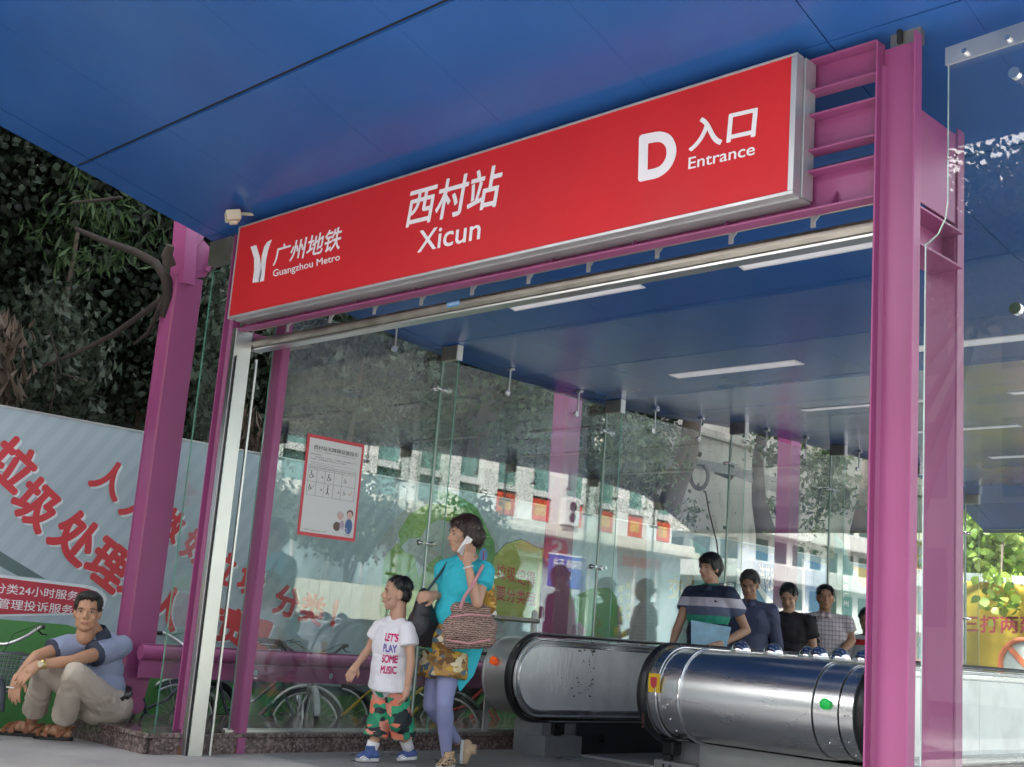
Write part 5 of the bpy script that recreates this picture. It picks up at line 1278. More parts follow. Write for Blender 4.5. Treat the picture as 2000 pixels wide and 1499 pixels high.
for an, tp, px_ in ((ankR, toesR, 0), (ankL, toesL, 1)):
    g = .035; hl = V(an.x, an.y, g); tv = V(tp.x, tp.y, g); d = (tv-hl).normalized(); sd = d.cross(V(0,0,1)); hl2 = hl-d*.04; feet.append((hl2, tv, d, sd))
    cap(mb, an, .036*s, hl+V(0,0,.02), .036*s); cap(mb, hl2+V(0,0,.012), .032*s, hl2+d*.12+V(0,0,.028), .036*s, sx=1.1, side=sd); cap(mb, hl2+d*.12+V(0,0,.026), .034*s, tv-d*.03+V(0,0,.005), .022*s, sx=1.7, side=sd)
    for k in range(5): 
        w_ = (k-2)*.019; cap(mb, tv-d*(.03+.004*abs(k-1))+sd*w_, .0115*s, tv+d*(.015-.006*abs(k-1))+sd*w_*1.05-V(0,0,.004), .010*s, 8)
body = obj('body', remesh(mb, .0058, 2, 'body'), SK_A, mn)
face_parts(mn, HH, HR, s, .55); hair_mesh(mn, HH, HR, s, 'receding', HAIR)
POLO = mat('blue_polo_cloth', (.235,.275,.39), .8, var=.10, vscale=5, bump=.25, bscale=9); NAVY = mat('navy_trim', (.03,.04,.065), .8); KHAKI = mat('beige_trouser_cloth', (.40,.345,.29), .85, var=.08, vscale=5, bump=.35, bscale=10)
sh = shirt_mesh(mn, POLO, J, s, sleeves=.52, k=1.16, vox=.0075)
collar(mn, J, F, s*1.05, NAVY)
for q in 'LR':
    a_ = J['sh'+q].lerp(J['el'+q], .50); b_ = J['sh'+q].lerp(J['el'+q], .565); mb = MB(); cap(mb, a_, .076*s, b_, .077*s, 18, flat=True); obj('sleeve_cuff', mb, NAVY, sh)
pk = J['neck']+F*.075*s-V(0,0,.03); obj('placket', MB().bar(pk, pk+V(0,0,-.16)+F*.07, .03, .008, up=F), NAVY, sh)
mb = MB(); mb.ell(J['pel']-V(0,0,.02), (.17*s,.17*s,.13*s), None, 18, 12)
for hp_, kn, an in ((hipR, kneeR, ankR), (hipL, kneeL, ankL)):
    cap(mb, hp_, .100*s, kn, .067*s, 16); e_ = kn.lerp(an, .76); cap(mb, kn, .066*s, kn.lerp(an, .4), .066*s, 16); cap(mb, kn, .064*s, e_, .076*s, 20, flat=True)
tr = obj('trousers', folds(remesh(mb, .0072, 2, 'trousers'), .008, 8.0, 3.1), KHAKI, mn)
up_ = (J['neck']-J['pel']).normalized(); mb = MB(); cap(mb, J['pel']+up_*.02, .158*s, J['pel']+up_*.055, .157*s, 24, flat=True, sx=1.1, side=(J['shR']-J['shL'])); obj('belt', mb, BLACK, mn)
d = (J['elL']-J['wrL']).normalized(); c_ = J['wrL']+d*.03; mb = MB(); cap(mb, c_-d*.012, .0315*s, c_+d*.012, .032*s, 18, flat=True); wt = obj('wrist_watch', mb, mat('gold_watch', (.55,.42,.16), .3, .9), mn)
obj('dial', MB().tube([c_-CF*.032*s+V(0,0,.008), c_-CF*.042*s+V(0,0,.012)], .021, 16), mat('watch_dial', (.4,.36,.25), .3), wt)
cg = at(27,1344,7.98); obj('cigarette', MB().tube([cg, cg+CR*-.03+CU*.016-CF*.04], .0045, 8), WHITE, mn)
LEATH = mat('brown_leather', (.22,.075,.03), .5, var=.2)
for hl2, tv, d, sd in feet:
    L = (tv-hl2).length+.03
    vs = [(-.045,.02),(-.02,.040),(.3*L,.040),(.62*L,.055),(.88*L,.052),(L+.01,.025)]
    poly = [hl2+d*t_+sd*w*1.08-V(0,0,hl2.z-.003) for t_, w in vs]+[hl2+d*t_-sd*w*1.08-V(0,0,hl2.z-.003) for t_, w in vs[::-1]]
    sn = obj('sandal', MB().prism(poly, (0,0,.020)), BLACK, mn, bevel=.004)
    for t_, w, z_, tl in ((.30,.050,.078,.02), (.50,.055,.064,-.02), (.72,.058,.046,.02), (.62,.058,.052,-.05)):
        arc = [hl2+d*(t_*L+tl*math.cos(a_))+sd*w*math.cos(a_)*1.1+V(0,0,-.012+(z_+.012)*math.sin(a_)**.7) for a_ in np.linspace(0, math.pi, 11)]
        mb = MB()
        for i in range(10): mb.bar(arc[i], arc[i+1], .026, .006, up=(arc[i]-hl2).cross(d) if False else V(0,0,1))
        obj('strap', mb, LEATH, sn)
    obj('strap', MB().tube([hl2+sd*.042+d*.03+V(0,0,.0), hl2+sd*.038-d*.02+V(0,0,.05), hl2-d*.045+V(0,0,.055), hl2-sd*.038-d*.02+V(0,0,.05), hl2-sd*.042+d*.03], .009, 6), LEATH, sn)

# ------------------------------------------------------ boy
by = thing('person', on(745,1490,'Z',0), 'boy walking left in white printed T-shirt and patterned green and coral shorts', 'person')
s = 1.0; D = 8.62
Hc = at(775, 1160, D); F = (-CR*.93-CF*.30); F.z = 0
J = dict(neck=at(778,1205,D+.02), shL=at(748,1218,D-.03), shR=at(800,1228,D+.03))   # shoulders as they lie in the photograph
J = dict(neck=at(772,1207,D+.02), shL=at(797,1232,D-.12), shR=at(742,1228,D+.10), chest=at(765,1260,D), pel=at(762,1335,D), elL=at(803,1290,D-.20), wrL=at(795,1345,D-.22), elR=at(720,1268,D+.10), wrR=at(696,1300,D+.02))
mb = MB(); HH, HR = head(mb, Hc, F, CU*.3+V(0,0,1), s*1.0, .95)
cap(mb, J['neck'], .045, HH(0,-.02,-.06), .047)
torso_shapes(mb, J['pel'], J['chest'], J['neck'], J['shR'], J['shL'], .8, .82)
for q in 'LR': arm_shapes(mb, J['sh'+q], J['el'+q], J['wr'+q], .78)
hL, kL, aL = at(775,1350,D-.05), at(780,1410,D-.08), at(798,1464,D+.05); hR, kR, aR = at(750,1350,D+.08), at(742,1412,D-.02), at(724,1468,D-.06)
leg_shapes(mb, hL, kL, aL, .74); leg_shapes(mb, hR, kR, aR, .74)
hand_shapes(mb, J['wrL'], at(790,1368,D-.25)-J['wrL'], CR, .82, .6, 1); hand_shapes(mb, J['wrR'], at(683,1322,D-.02)-J['wrR'], -CF, .82, .35, 1)
obj('body', remesh(mb, .0058, 2, 'body'), SK_B, by); face_parts(by, HH, HR, s, .75); hair_mesh(by, HH, HR, s, 'crop', HAIR)
TEE = mat('white_cotton', (.74,.73,.78), .85, var=.05, vscale=6, bump=.4, bscale=9)
sh = shirt_mesh(by, TEE, J, .80, sleeves=.50, k=1.22, hem=(.135, .150, -.03), vox=.0075, smooth=3)
PM = mat('print_magenta', (.55,.03,.16), .7); PV = mat('print_violet', (.17,.12,.45), .7)
nn = -CF*.8-CR*.5; o_ = at(728,1262,D-.2)
for i, (tx, m_) in enumerate((("LET'S", PM), ('PLAY', PV), ('SOME', PM), ('MUSIC', PM))):
    p0 = at(729-1*i, 1258+i*21, D-.2); print_on(by, sh, tx, p0, at(766-1*i,1258+i*21,D-.2)-p0, CU*.055, nn, m_, .05)
SHORT = patch_mat('patterned_short_cloth', [(.03,.30,.15), (.70,.20,.12), (.02,.03,.035), (.03,.38,.2), (.02,.22,.12), (.62,.25,.18), (.015,.02,.03)], 14)
mb = MB(); mb.ell(J['pel']-V(0,0,.02), (.115,.115,.09), None, 16, 10)
for hp_, kn, an in ((hL, kL, aL), (hR, kR, aR)): cap(mb, hp_, .085, kn, .076, 16); cap(mb, hp_.lerp(kn,.5), .078, kn.lerp(an, .48), .088, 18, flat=True)
obj('shorts', folds(remesh(mb, .0072, 2, 'shorts'), .006, 9.0, 1.7), SHORT, by)
SOCK = mat('white_sock', (.75,.74,.76), .9, bump=.2, bscale=80); BLUES = mat('blue_shoe', (.05,.09,.26), .6, var=.2, vscale=20)
for an, kn in ((aL, kL), (aR, kR)):
    mb = MB(); d_ = (kn-an).normalized(); cap(mb, an-d_*.02, .040, an+d_*(.10 if an is aL else .07), .044, 14, flat=True); obj('sock', mb, SOCK, by)
GSOLE = mat('grey_sole', (.5,.52,.5), .7)
a0 = V(aR.x, aR.y, .012)
s1 = shoe('shoe', a0+CR*.03, V(*at(697,1492,D-.14)[:2], .012), BLUES, GSOLE, by, .95)
s2 = shoe('shoe', aL+V(.03,.02,-.06), V(*at(776,1486,D+.02)[:2], .02), BLUES, GSOLE, by, .9)
for sh_, c_ in ((s1, at(713,1478,D-.16)), (s2, at(788,1476,D-.05))):
    for k in range(3): obj('lace', MB().tube([c_+CR*(-.03+.012*k)-CU*.008*k-CF*.03, c_+CR*(.0+.012*k)+CU*(.012-.008*k)-CF*.03], .0045, 6), SOCK, sh_)

# ------------------------------------------------------ woman on the phone
wm = thing('person', on(880,1495,'Z',0), 'woman in turquoise shirt and lilac leggings walking left, phone held to her ear', 'person')
s = 1.10; D = 8.62
Hc = at(905, 1046, D); F = (-CR*.90-CF*.40); F.z = -.08
J = dict(neck=at(906,1092,D+.02), shL=at(946,1116,D-.13), shR=at(868,1112,D+.12), chest=at(902,1140,D), pel=at(880,1250,D), elL=at(932,1178,D-.28), wrL=at(912,1098,D-.24), elR=at(872,1168,D+.10), wrR=at(850,1163,D-.05))
mb = MB(); HH, HR = head(mb, Hc, F, V(0,0,1)+CR*.05, s*.98, .95)
cap(mb, J['neck'], .050, HH(0,-.02,-.06), .05); torso_shapes(mb, J['pel'], J['chest'], J['neck'], J['shR'], J['shL'], 1.0, .85)
for q in 'LR': arm_shapes(mb, J['sh'+q], J['el'+q], J['wr'+q], .98)
hL, kL, aL = at(878,1290,D-.05), at(868,1375,D-.16), at(872,1478,D-.10); hR, kR, aR = at(858,1290,D+.10), at(842,1378,D+.02), at(893,1448,D+.22)
leg_shapes(mb, hL, kL, aL, .98); leg_shapes(mb, hR, kR, aR, .98)
hand_shapes(mb, J['wrL'], at(922,1062,D-.16)-J['wrL'], -CF+CR*.4, 1.05, .35, -1); hand_shapes(mb, J['wrR'], at(832,1165,D-.09)-J['wrR'], -CF+V(0,0,.4), 1.0, .75, 1)
obj('body', remesh(mb, .006, 2, 'body'), SK_B, wm); face_parts(wm, HH, HR, s*.98, .8, HAIRB); hair_mesh(wm, HH, HR, s, 'bob', HAIRB)
CY = mat('turquoise_jersey', (.03,.47,.58), .75, var=.06, vscale=6, bump=.4, bscale=8)
sh = shirt_mesh(wm, CY, J, 1.02, sleeves=.46, k=1.14, vox=.008, smooth=4)
# loose tail of the shirt at her back
mb = MB(); P0 = [at(905,1225,D-.05), at(940,1222,D-.02), at(948,1255,D), at(925,1320,D-.04), at(898,1352,D-.08), at(888,1320,D-.10), at(890,1270,D-.10)]
vs = []; 
for k, p in enumerate(P0): vs.append(p)
obj('shirt_tail', MB().prism(vs, CF*.05), CY, wm, bevel=.012)
SKIRT = patch_mat('patterned_skirt_cloth', [(.45,.25,.05), (.12,.06,.02), (.60,.50,.30), (.50,.30,.04), (.08,.14,.2), (.35,.2,.06), (.65,.58,.42), (.2,.1,.03)], 17)
mb = MB(); mb.ell(J['pel']+V(0,0,.02), (.165,.165,.14), None, 18, 12)
for hp_, kn in ((hL, kL), (hR, kR)): cap(mb, hp_+V(0,0,.05), .125, hp_.lerp(kn, .40), .132, 18, flat=True)
obj('skirt', folds(remesh(mb, .0075, 2, 'skirt'), .008, 10.0, 5.7), SKIRT, wm)
LEG = mat('lilac_legging', (.23,.25,.43), .7, var=.12, vscale=5, bump=.2, bscale=30)
mb = MB()
for hp_, kn, an in ((hL, kL, aL), (hR, kR, aR)): leg_shapes(mb, hp_, kn, an.lerp(kn, .04), 1.05)
obj('leggings', folds(remesh(mb, .0065, 2, 'leggings'), .002, 14.0, 2.2, (.6,.6,2.2)), LEG, wm)
LEOP = patch_mat('spotted_shoe_cloth', [(.45,.30,.18), (.02,.02,.02), (.5,.36,.22)], 60); TAN = mat('tan_shoe', (.48,.34,.22), .6)
shoe('shoe', V(aL.x, aL.y, .012)+CR*.03, V(*at(858,1505,D-.28)[:2], .012), LEOP, GSOLE, wm, 1.0); shoe('shoe', aR+V(.03,.02,-.02), at(900,1492,D+.16), TAN, GSOLE, wm, 1.0, up=V(.5,.5,.45))
ph = at(904,1072,D-.14); m_ = Matrix.Translation(ph) @ frame(F*-1+V(0,0,.2), V(0,0,1)-F*.5).to_4x4()
pho = thing('mobile_phone', ph, 'white mobile phone held to the ear of the woman in turquoise', 'phone')
obj('case', MB().box((-.006,-.032,-.065), (.006,.032,.065), 0, Matrix.Translation(at(908,1066,D-.165)) @ Matrix.Rotation(.5, 4, CF)), WHITE, pho, bevel=.004)
obj('bracelet', MB().tube([J['wrL']+(J['wrL']-J['elL']).normalized()*-.035+((J['wrL']-J['elL']).normalized().orthogonal().normalized()*math.cos(a_)+(J['wrL']-J['elL']).normalized().cross((J['wrL']-J['elL']).normalized().orthogonal().normalized())*math.sin(a_))*.033 for a_ in np.linspace(0, 6.283, 18)], .005, 6), WHITE, wm)
# bags
bg = thing('handbag', at(825,1205,D-.05), 'slouchy black handbag hanging from her forearm in front of her', 'handbag')
mb = MB(); mb.ell(at(826,1222,D-.05), (.11,.11,.135), None, 18, 12); cap(mb, at(828,1160,D-.04), .035, at(826,1215,D-.05), .10, 14); cap(mb, at(812,1245,D-.05), .06, at(846,1248,D-.05), .06, 12)
obj('pouch', folds(remesh(mb, .008, 3, 'pouch'), .008, 8.0, 4.2), mat('black_leather_bag', (.018,.018,.022), .45, bump=.4, bscale=14), bg)
obj('strap', MB().tube([at(828,1165,D-.04), at(838,1150,D-.03), at(860,1120,D+.0), at(875,1098,D+.05)], .010, 8), mat('dark_strap', (.02,.05,.08), .6), bg)
b2 = thing('shoulder_bag', at(918,1218,D-.30), 'large striped woven shoulder bag in brown and pink at her hip', 'bag')
def woven(nt, tc):
    w = nt.nodes.new('ShaderNodeTexWave'); w.bands_direction = 'Z'; w.inputs['Scale'].default_value = 22; w.inputs['Distortion'].default_value = 6; w.inputs['Detail'].default_value = 3; w.inputs['Detail Scale'].default_value = 3
    nt.links.new(tc.outputs['Object'], w.inputs[0]); r = nt.nodes.new('ShaderNodeValToRGB'); nt.links.new(w.outputs[0], r.inputs[0]); e = r.color_ramp.elements
    e[0].color = (.045,.035,.035,1); e[1].color = (.45,.30,.25,1); x = e.new(.5); x.color = (.26,.17,.14,1); return r.outputs[0]
mb = MB(); q = [at(890,1228,D-.28), at(946,1226,D-.20)]
for p_ in q: mb.ell(p_, (.068,.068,.105), None, 14, 10)
cap(mb, q[0], .092, q[1], .088, 14); cap(mb, at(895,1190,D-.27), .05, at(945,1195,D-.2), .05, 12); cap(mb, at(885,1250,D-.28), .065, at(950,1247,D-.22), .065, 12)
pb = obj('pouch', folds(remesh(mb, .008, 3, 'pouch'), .007, 9.0, 6.2), ramp_mat('woven_bag_cloth', woven, .85, var=.1), b2)
PK = mat('pink_trim', (.55,.26,.28), .7)
obj('trim', MB().tube([at(878,1206,D-.39), at(915,1200,D-.40), at(957,1203,D-.28)], .007, 6), PK, b2); obj('trim', MB().tube([at(872,1250,D-.36), at(915,1258,D-.385), at(957,1250,D-.27)], .007, 6), PK, b2)
obj('strap', MB().tube([at(898,1190,D-.3), at(908,1165,D-.33), at(925,1140,D-.30), at(943,1105,D-.2)], .012, 8), PK, b2)
mb = MB(); mb.ell(at(950,1155,D-.05), (.07,.05,.10), None, 14, 10); mb.ell(at(955,1180,D-.08), (.06,.05,.08), None, 14, 10); obj('scarf', remesh(mb, .009, 2, 'scarf'), patch_mat('scarf_cloth', [(.5,.28,.05), (.3,.14,.04), (.6,.42,.12)], 20), b2)
# ------------------------------------------------------ people leaving the escalator
def stand(label, headpx, D, hs, faceang, style, hairm, skinm, shirt_m, trouser_m, shw=.20, hscale=1.0, sleeves=.5, long_=False, look=0., armR=None, armL=None, lean=0., tuck=True, col=None, eyes=.7, kk=1.12, hem=True):
    """faceang: direction of the chest, degrees from the camera's right axis turned towards the viewer"""
    Hc = at(headpx[0], headpx[1], D); t = thing('person', (Hc.x, Hc.y, 0), label, 'person', 'people coming off the left escalator')
    a_ = math.radians(faceang); f0 = CR*math.cos(a_)-CF*math.sin(a_); f0.z = 0; f0.normalize(); sd = f0.cross(V(0,0,1))   # sd: the person's right
    tall = Hc.z+.115*hs; s = hscale; head0 = Hc
    nk = Hc+V(0,0,-.165*s)-f0*.02; 
    pel = V(nk.x, nk.y, 0)-f0*lean*.3; pel.z = tall*.52
    ch = nk.lerp(pel, .38)+f0*.01
    J = dict(neck=nk, pel=pel, chest=ch, shR=nk+sd*shw*s-V(0,0,.055*s), shL=nk-sd*shw*s-V(0,0,.055*s))
    for q, g in (('R', 1), ('L', -1)):
        J['el'+q] = J['sh'+q]+sd*.06*g+V(0,0,-.30*s)-f0*.03; J['wr'+q] = J['el'+q]+V(0,0,-.22*s)+f0*.10
    if armR: J['elR'], J['wrR'] = armR
    if armL: J['elL'], J['wrL'] = armL
    mb = MB(); HH, HR = head(mb, Hc, f0+V(0,0,look), V(0,0,1), s, 1.0); cap(mb, nk, .054*s, HH(0,-.02,-.06), .054*s)
    torso_shapes(mb, pel, ch, nk, J['shL'], J['shR'], s, .9)
    for q in 'LR': arm_shapes(mb, J['sh'+q], J['el'+q], J['wr'+q], s)
    legs = []
    for g in (1, -1):
        h_ = pel+sd*.09*g; k_ = V(h_.x, h_.y, tall*.28)+f0*.03*g; an = V(h_.x, h_.y, .09)+f0*.06*g; legs.append((h_, k_, an)); leg_shapes(mb, h_, k_, an, s)
    for q, g in (('R', -1), ('L', 1)):
        d_ = (J['wr'+q]-J['el'+q]).normalized(); hand_shapes(mb, J['wr'+q], d_, sd*(-g), s, .45, g)
    obj('body', remesh(mb, .0068, 2, 'body'), skinm, t); face_parts(t, HH, HR, s, eyes); hair_mesh(t, HH, HR, s, style, hairm)
    sh = shirt_mesh(t, shirt_m, J, s, sleeves=sleeves, k=kk, long_=long_, hem=(.165*s,.175*s,-.08) if hem else None, vox=.009)
    if col: collar(t, J, f0, s, col)
    mb = MB(); mb.ell(pel, (.17*s,.15*s,.12*s), None, 16, 10)
    for h_, k_, an in legs: cap(mb, h_, .10*s, k_, .078*s, 14); cap(mb, k_, .078*s, an-V(0,0,.02), .080*s, 16, flat=True)
    obj('trousers', remesh(mb, .011, 2, 'trousers'), trouser_m, t)
    for h_, k_, an in legs: shoe('shoe', V(an.x, an.y, .024)-f0*.03, V(an.x, an.y, .024)+f0*.21, BLACK, DARK, t, 1.0)
    return t, J, sh, f0, sd, HH
DJEAN = mat('dark_trousers', (.03,.035,.05), .85)
z0 = at(1388,1108,10.6).z
bands = [(0, (.02,.025,.06)), (.965, (.02,.025,.06)), (1.06, (.02,.025,.06)), (1.15, (.03,.30,.20)), (1.215, (.10,.12,.20)), (1.29, (.55,.52,.60)), (1.365, (.02,.03,.07)), (1.47, (.03,.25,.18))]
POLO2 = band_mat('striped_polo_cloth', bands, None, bump=.3, bscale=9)
D = 10.55
t, J, sh, f0, sd, HH = stand('young man in navy, white and green striped polo carrying a pale blue folder', (1386,1110), D, 1.0, 140, 'mop', HAIR, SK_B, POLO2, DJEAN, shw=.215, hscale=1.0, look=-.12, col=POLO2,
      armR=(at(1325,1222,D-.02), at(1312,1262,D-.15)), armL=(at(1458,1232,D-.12), at(1408,1258,D-.34)))
fo = thing('folder', at(1395,1235,D-.3), 'pale blue folder under the arm of the striped shirt man', 'folder')
fm = MB(); q_ = [at(1350,1212,D-.30), at(1428,1226,D-.36), at(1418,1270,D-.36), at(1350,1262,D-.30)]; fm.prism(q_, CF*.012); obj('cover', fm, mat('pale_blue_plastic', (.36,.60,.78), .3, var=.25, vscale=9), fo, bevel=.002)
obj('chest_emblem', MB().tube([at(1395,1174,D-.21), at(1404,1178,D-.21)], .008, 6), DARK, sh)
D = 11.05
SLATE = mat('slate_blue_shirt', (.075,.085,.155), .8, var=.1, vscale=4, bump=.35, bscale=9)
t, J, sh, f0, sd, HH = stand('older man in long sleeved slate blue shirt looking down behind the striped shirt man', (1464,1142), D, 1.0, 112, 'short', HAIRG, SK_C, SLATE, DJEAN, shw=.195, hscale=1.0, look=-.45, long_=True, col=SLATE)
c_ = J['chest']+f0*.15-sd*.075; obj('shirt_pocket', MB().box((-.05,-.004,-.06), (.05,.004,.06), 0, Matrix.Translation(c_+f0*.01) @ frame(f0, V(0,0,1)).to_4x4()), SLATE, sh)
D = 11.55
BT = mat('black_tee', (.022,.018,.022), .85, bump=.3, bscale=9)
stand('young man in black T-shirt with bowed head and glasses between navy and plaid shirts', (1540,1166), D, 1.0, 112, 'short', HAIR, SK_B, BT, DJEAN, shw=.19, hscale=.98, look=-.5)
HHg = bpy.data.objects
D = 12.0
PL = plaid_mat('plaid_shirt_cloth', (.60,.55,.56), (.27,.18,.24), 24)
t, J, sh, f0, sd, HH = stand('man in open-necked plaid short sleeved shirt with black shoulder strap', (1612,1168), D, 1.0, 100, 'short', HAIR, SK_A, PL, DJEAN, shw=.205, hscale=1.02, look=0., col=PL,
      armL=(at(1664,1252,D-.1), at(1640,1275,D-.32)))
st_ = thing('bag_strap', J['shR'], 'black shoulder bag strap crossing the chest of the plaid shirt man', 'bag strap')
obj('webbing', MB().bar(J['neck']-sd*-.11+f0*.085+V(0,0,-.02), J['pel']+f0*.19+sd*.03, .042, .008, up=f0).bar(J['neck']+sd*.11+f0*.085+V(0,0,-.02), J['neck']+sd*.12-f0*.06+V(0,0,.0), .042, .008, up=V(0,0,1)), BLACK, st_)
D = 12.5
KB = band_mat('kid_shirt_cloth', [(0,(.5,.5,.5)), (1.06,(.5,.5,.5)), (1.09,(.55,.03,.03)), (1.15,(.6,.6,.6)), (1.19,(.03,.03,.035)), (1.5,(.03,.03,.035))], None)
stand('child with glasses in white shirt with red stripe beside the right column', (1694,1212), D, .9, 120, 'short', HAIR, SK_B, KB, DJEAN, shw=.15, hscale=.98, look=-.3)

# ================================================================== VEGETATION
def leaf_mesh(P, Nrm, size, shape, asp=.5):
    """P (n,3) places, Nrm (n,3) rough directions the leaf points to -> mesh of folded leaves"""
    n = len(P); t = Nrm/np.linalg.norm(Nrm, axis=1)[:, None]
    r = rng.normal(size=(n, 3)); s_ = np.cross(t, r); s_ /= np.linalg.norm(s_, axis=1)[:, None]; k = np.cross(s_, t)
    size = np.asarray(size)[:, None]
    if shape == 'oval':
        tmpl = [(0,0,0), (.28,-.36,.07), (.62,-.34,.04), (1,0,-.12), (.62,.34,.04), (.28,.36,.07)]; fs = [(0,1,5), (1,2,5), (5,2,4), (2,3,4)]
    elif shape == 'fish':      # fishtail wedge with a ragged end
        tmpl = [(0,0,0), (.72,-.36,.12), (.95,-.24,.0), (.86,-.08,.02), (1.12,.06,-.08), (.86,.18,.02), (.9,.34,.10)]; fs = [(0,1,2), (0,2,3), (0,3,4), (0,4,5), (0,5,6)]
    else:
        tmpl = [(0,0,0), (.5,-.12,.0), (1,0,-.15), (.5,.12,.0)]; fs = [(0,1,2), (0,2,3)]
    vs = np.stack([P + t*size*a + s_*size*b*asp*2 + k*size*c for a, b, c in tmpl], 1); m_ = len(tmpl)
    V_ = vs.reshape(-1, 3); F_ = (np.arange(n)[:, None, None]*m_ + np.array(fs)[None]).reshape(-1, 3)
    me = bpy.data.meshes.new('leaves'); me.vertices.add(len(V_)); me.vertices.foreach_set('co', V_.reshape(-1))
    me.loops.add(F_.size); me.loops.foreach_set('vertex_index', F_.reshape(-1).astype(np.int32))
    me.polygons.add(len(F_)); me.polygons.foreach_set('loop_start', np.arange(0, F_.size, 3, dtype=np.int32)); me.polygons.foreach_set('loop_total', np.full(len(F_), 3, dtype=np.int32))
    me.update(calc_edges=True); me.validate(); return me
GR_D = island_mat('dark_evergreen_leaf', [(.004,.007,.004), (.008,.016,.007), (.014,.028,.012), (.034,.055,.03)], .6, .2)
GR_M = island_mat('mid_green_leaf', [(.010,.026,.008), (.02,.048,.014), (.042,.085,.025), (.075,.12,.045)], .6, .3)
GR_Y = island_mat('fresh_yellow_green_leaf', [(.10,.18,.02), (.18,.30,.04), (.28,.40,.06), (.36,.44,.10)], .45, .4)
GR_P = island_mat('dusty_palm_leaf', [(.011,.022,.011), (.022,.040,.020), (.04,.06,.036), (.08,.10,.068)], .6, .15)
GR_L = island_mat('sunlit_grey_green_leaf', [(.03,.055,.025), (.07,.11,.05), (.12,.17,.08), (.2,.24,.14)], .5, .35)
struct('dark_backdrop', MB().add([(-14.2,-6,-.4),(-14.2,60,-.4),(-17,60,9),(-17,-6,9)], [(0,1,2,3)]), mat('backdrop_dark', (.006,.009,.006), .95, var=.6, vscale=3, bump=1, bscale=10))  # added dark backing that closes sky gaps and blocks light behind the trees
DRY = island_mat('dry_leaf', [(.04,.028,.018), (.08,.055,.038), (.13,.09,.065), (.18,.14,.11)], .8, .1)
def cloud(centers, radii, n, sz, gravity=.3, clump=.4):
    """leaf places gathered in clumps inside ellipsoids"""
    out = []; c_ = np.array(centers); r_ = np.array(radii); w = (r_.prod(1)**.7); w = w/w.sum(); nc = max(6, n//26)
    idx = rng.choice(len(c_), nc, p=w); d = rng.normal(size=(nc, 3)); d /= np.linalg.norm(d, axis=1)[:, None]; rad = rng.uniform(.15, 1, nc)**.55
    cc = c_[idx]+d*r_[idx]*rad[:, None]; k = rng.integers(0, nc, n); P = cc[k]+rng.normal(size=(n, 3))*clump*np.array([1,1,.7])*rng.uniform(.3, 1, n)[:, None]
    N = rng.normal(size=(n, 3)); N[:, 2] -= gravity*2; return P, N, sz*rng.uniform(.6, 1.25, n)
def tree(name, label, base, lean, h, r0, centers, radii, n, sz, m_, shape='oval', branches=6, clump=.35, group=None, asp=.5, cat='tree'):
    base = Vector(base); t = thing(name, base, label, cat, group)
    top = base+Vector(lean)*h+V(0,0,h); pts = []
    for i in range(9):
        u = i/8; pts.append(base.lerp(top, u)+V(.12*math.sin(5*u+base.x), .12*math.cos(4*u+base.y), 0)*u*r0*5)
    obj('trunk', MB().tube(pts, [r0*(1.25 if i == 0 else 1-.6*i/8) for i in range(9)], 12), BARK, t)
    bm_ = MB()
    for k in range(branches):
        c0 = Vector(centers[k % len(centers)]); p0 = pts[min(8, 3+k % 6)]; c1 = c0+V(random.uniform(-.6,.6), random.uniform(-.6,.6), random.uniform(-.4,.6))*radii[k % len(centers)][0]*.6; md = p0.lerp(c1, .5)+V(0,0,-.15)
        bm_.tube([p0, md, c1], [r0*.4, r0*.25, r0*.08], 7)
    if branches: obj('branches', bm_, BARK, t)
    P, N, S_ = cloud(centers, radii, n, sz, clump=clump)
    cr = obj('crown', leaf_mesh(P, N, S_, shape, asp), m_, t); cr['kind'] = 'stuff'
    return t
# dense trees behind the hoarding at the left
grp = 'trees rising behind the hoarding'
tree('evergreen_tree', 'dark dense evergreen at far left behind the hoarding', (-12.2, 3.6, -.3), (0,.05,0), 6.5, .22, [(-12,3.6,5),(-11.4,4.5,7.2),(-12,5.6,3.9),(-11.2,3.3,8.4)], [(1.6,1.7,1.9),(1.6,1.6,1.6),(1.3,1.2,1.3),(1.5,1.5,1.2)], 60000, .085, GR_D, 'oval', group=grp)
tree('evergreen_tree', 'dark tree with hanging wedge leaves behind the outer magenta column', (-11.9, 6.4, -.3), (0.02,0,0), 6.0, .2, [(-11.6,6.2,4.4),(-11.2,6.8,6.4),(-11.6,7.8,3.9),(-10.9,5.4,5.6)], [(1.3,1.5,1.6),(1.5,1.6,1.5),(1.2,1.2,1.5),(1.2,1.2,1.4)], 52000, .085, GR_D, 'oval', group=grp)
tree('evergreen_tree', 'deep green leaf wall seen through the first glass pane', (-13.6, 9.2, -.3), (0,0,0), 7.5, .25, [(-13.2,8.6,5.5),(-13.2,11,6.5),(-13.5,6.5,7.5),(-13.2,10.5,3.6)], [(1.6,2.3,2.4),(1.6,2.2,2.2),(1.6,2.4,2.4),(1.2,1.6,1.6)], 52000, .09, GR_D, 'oval', group=grp)
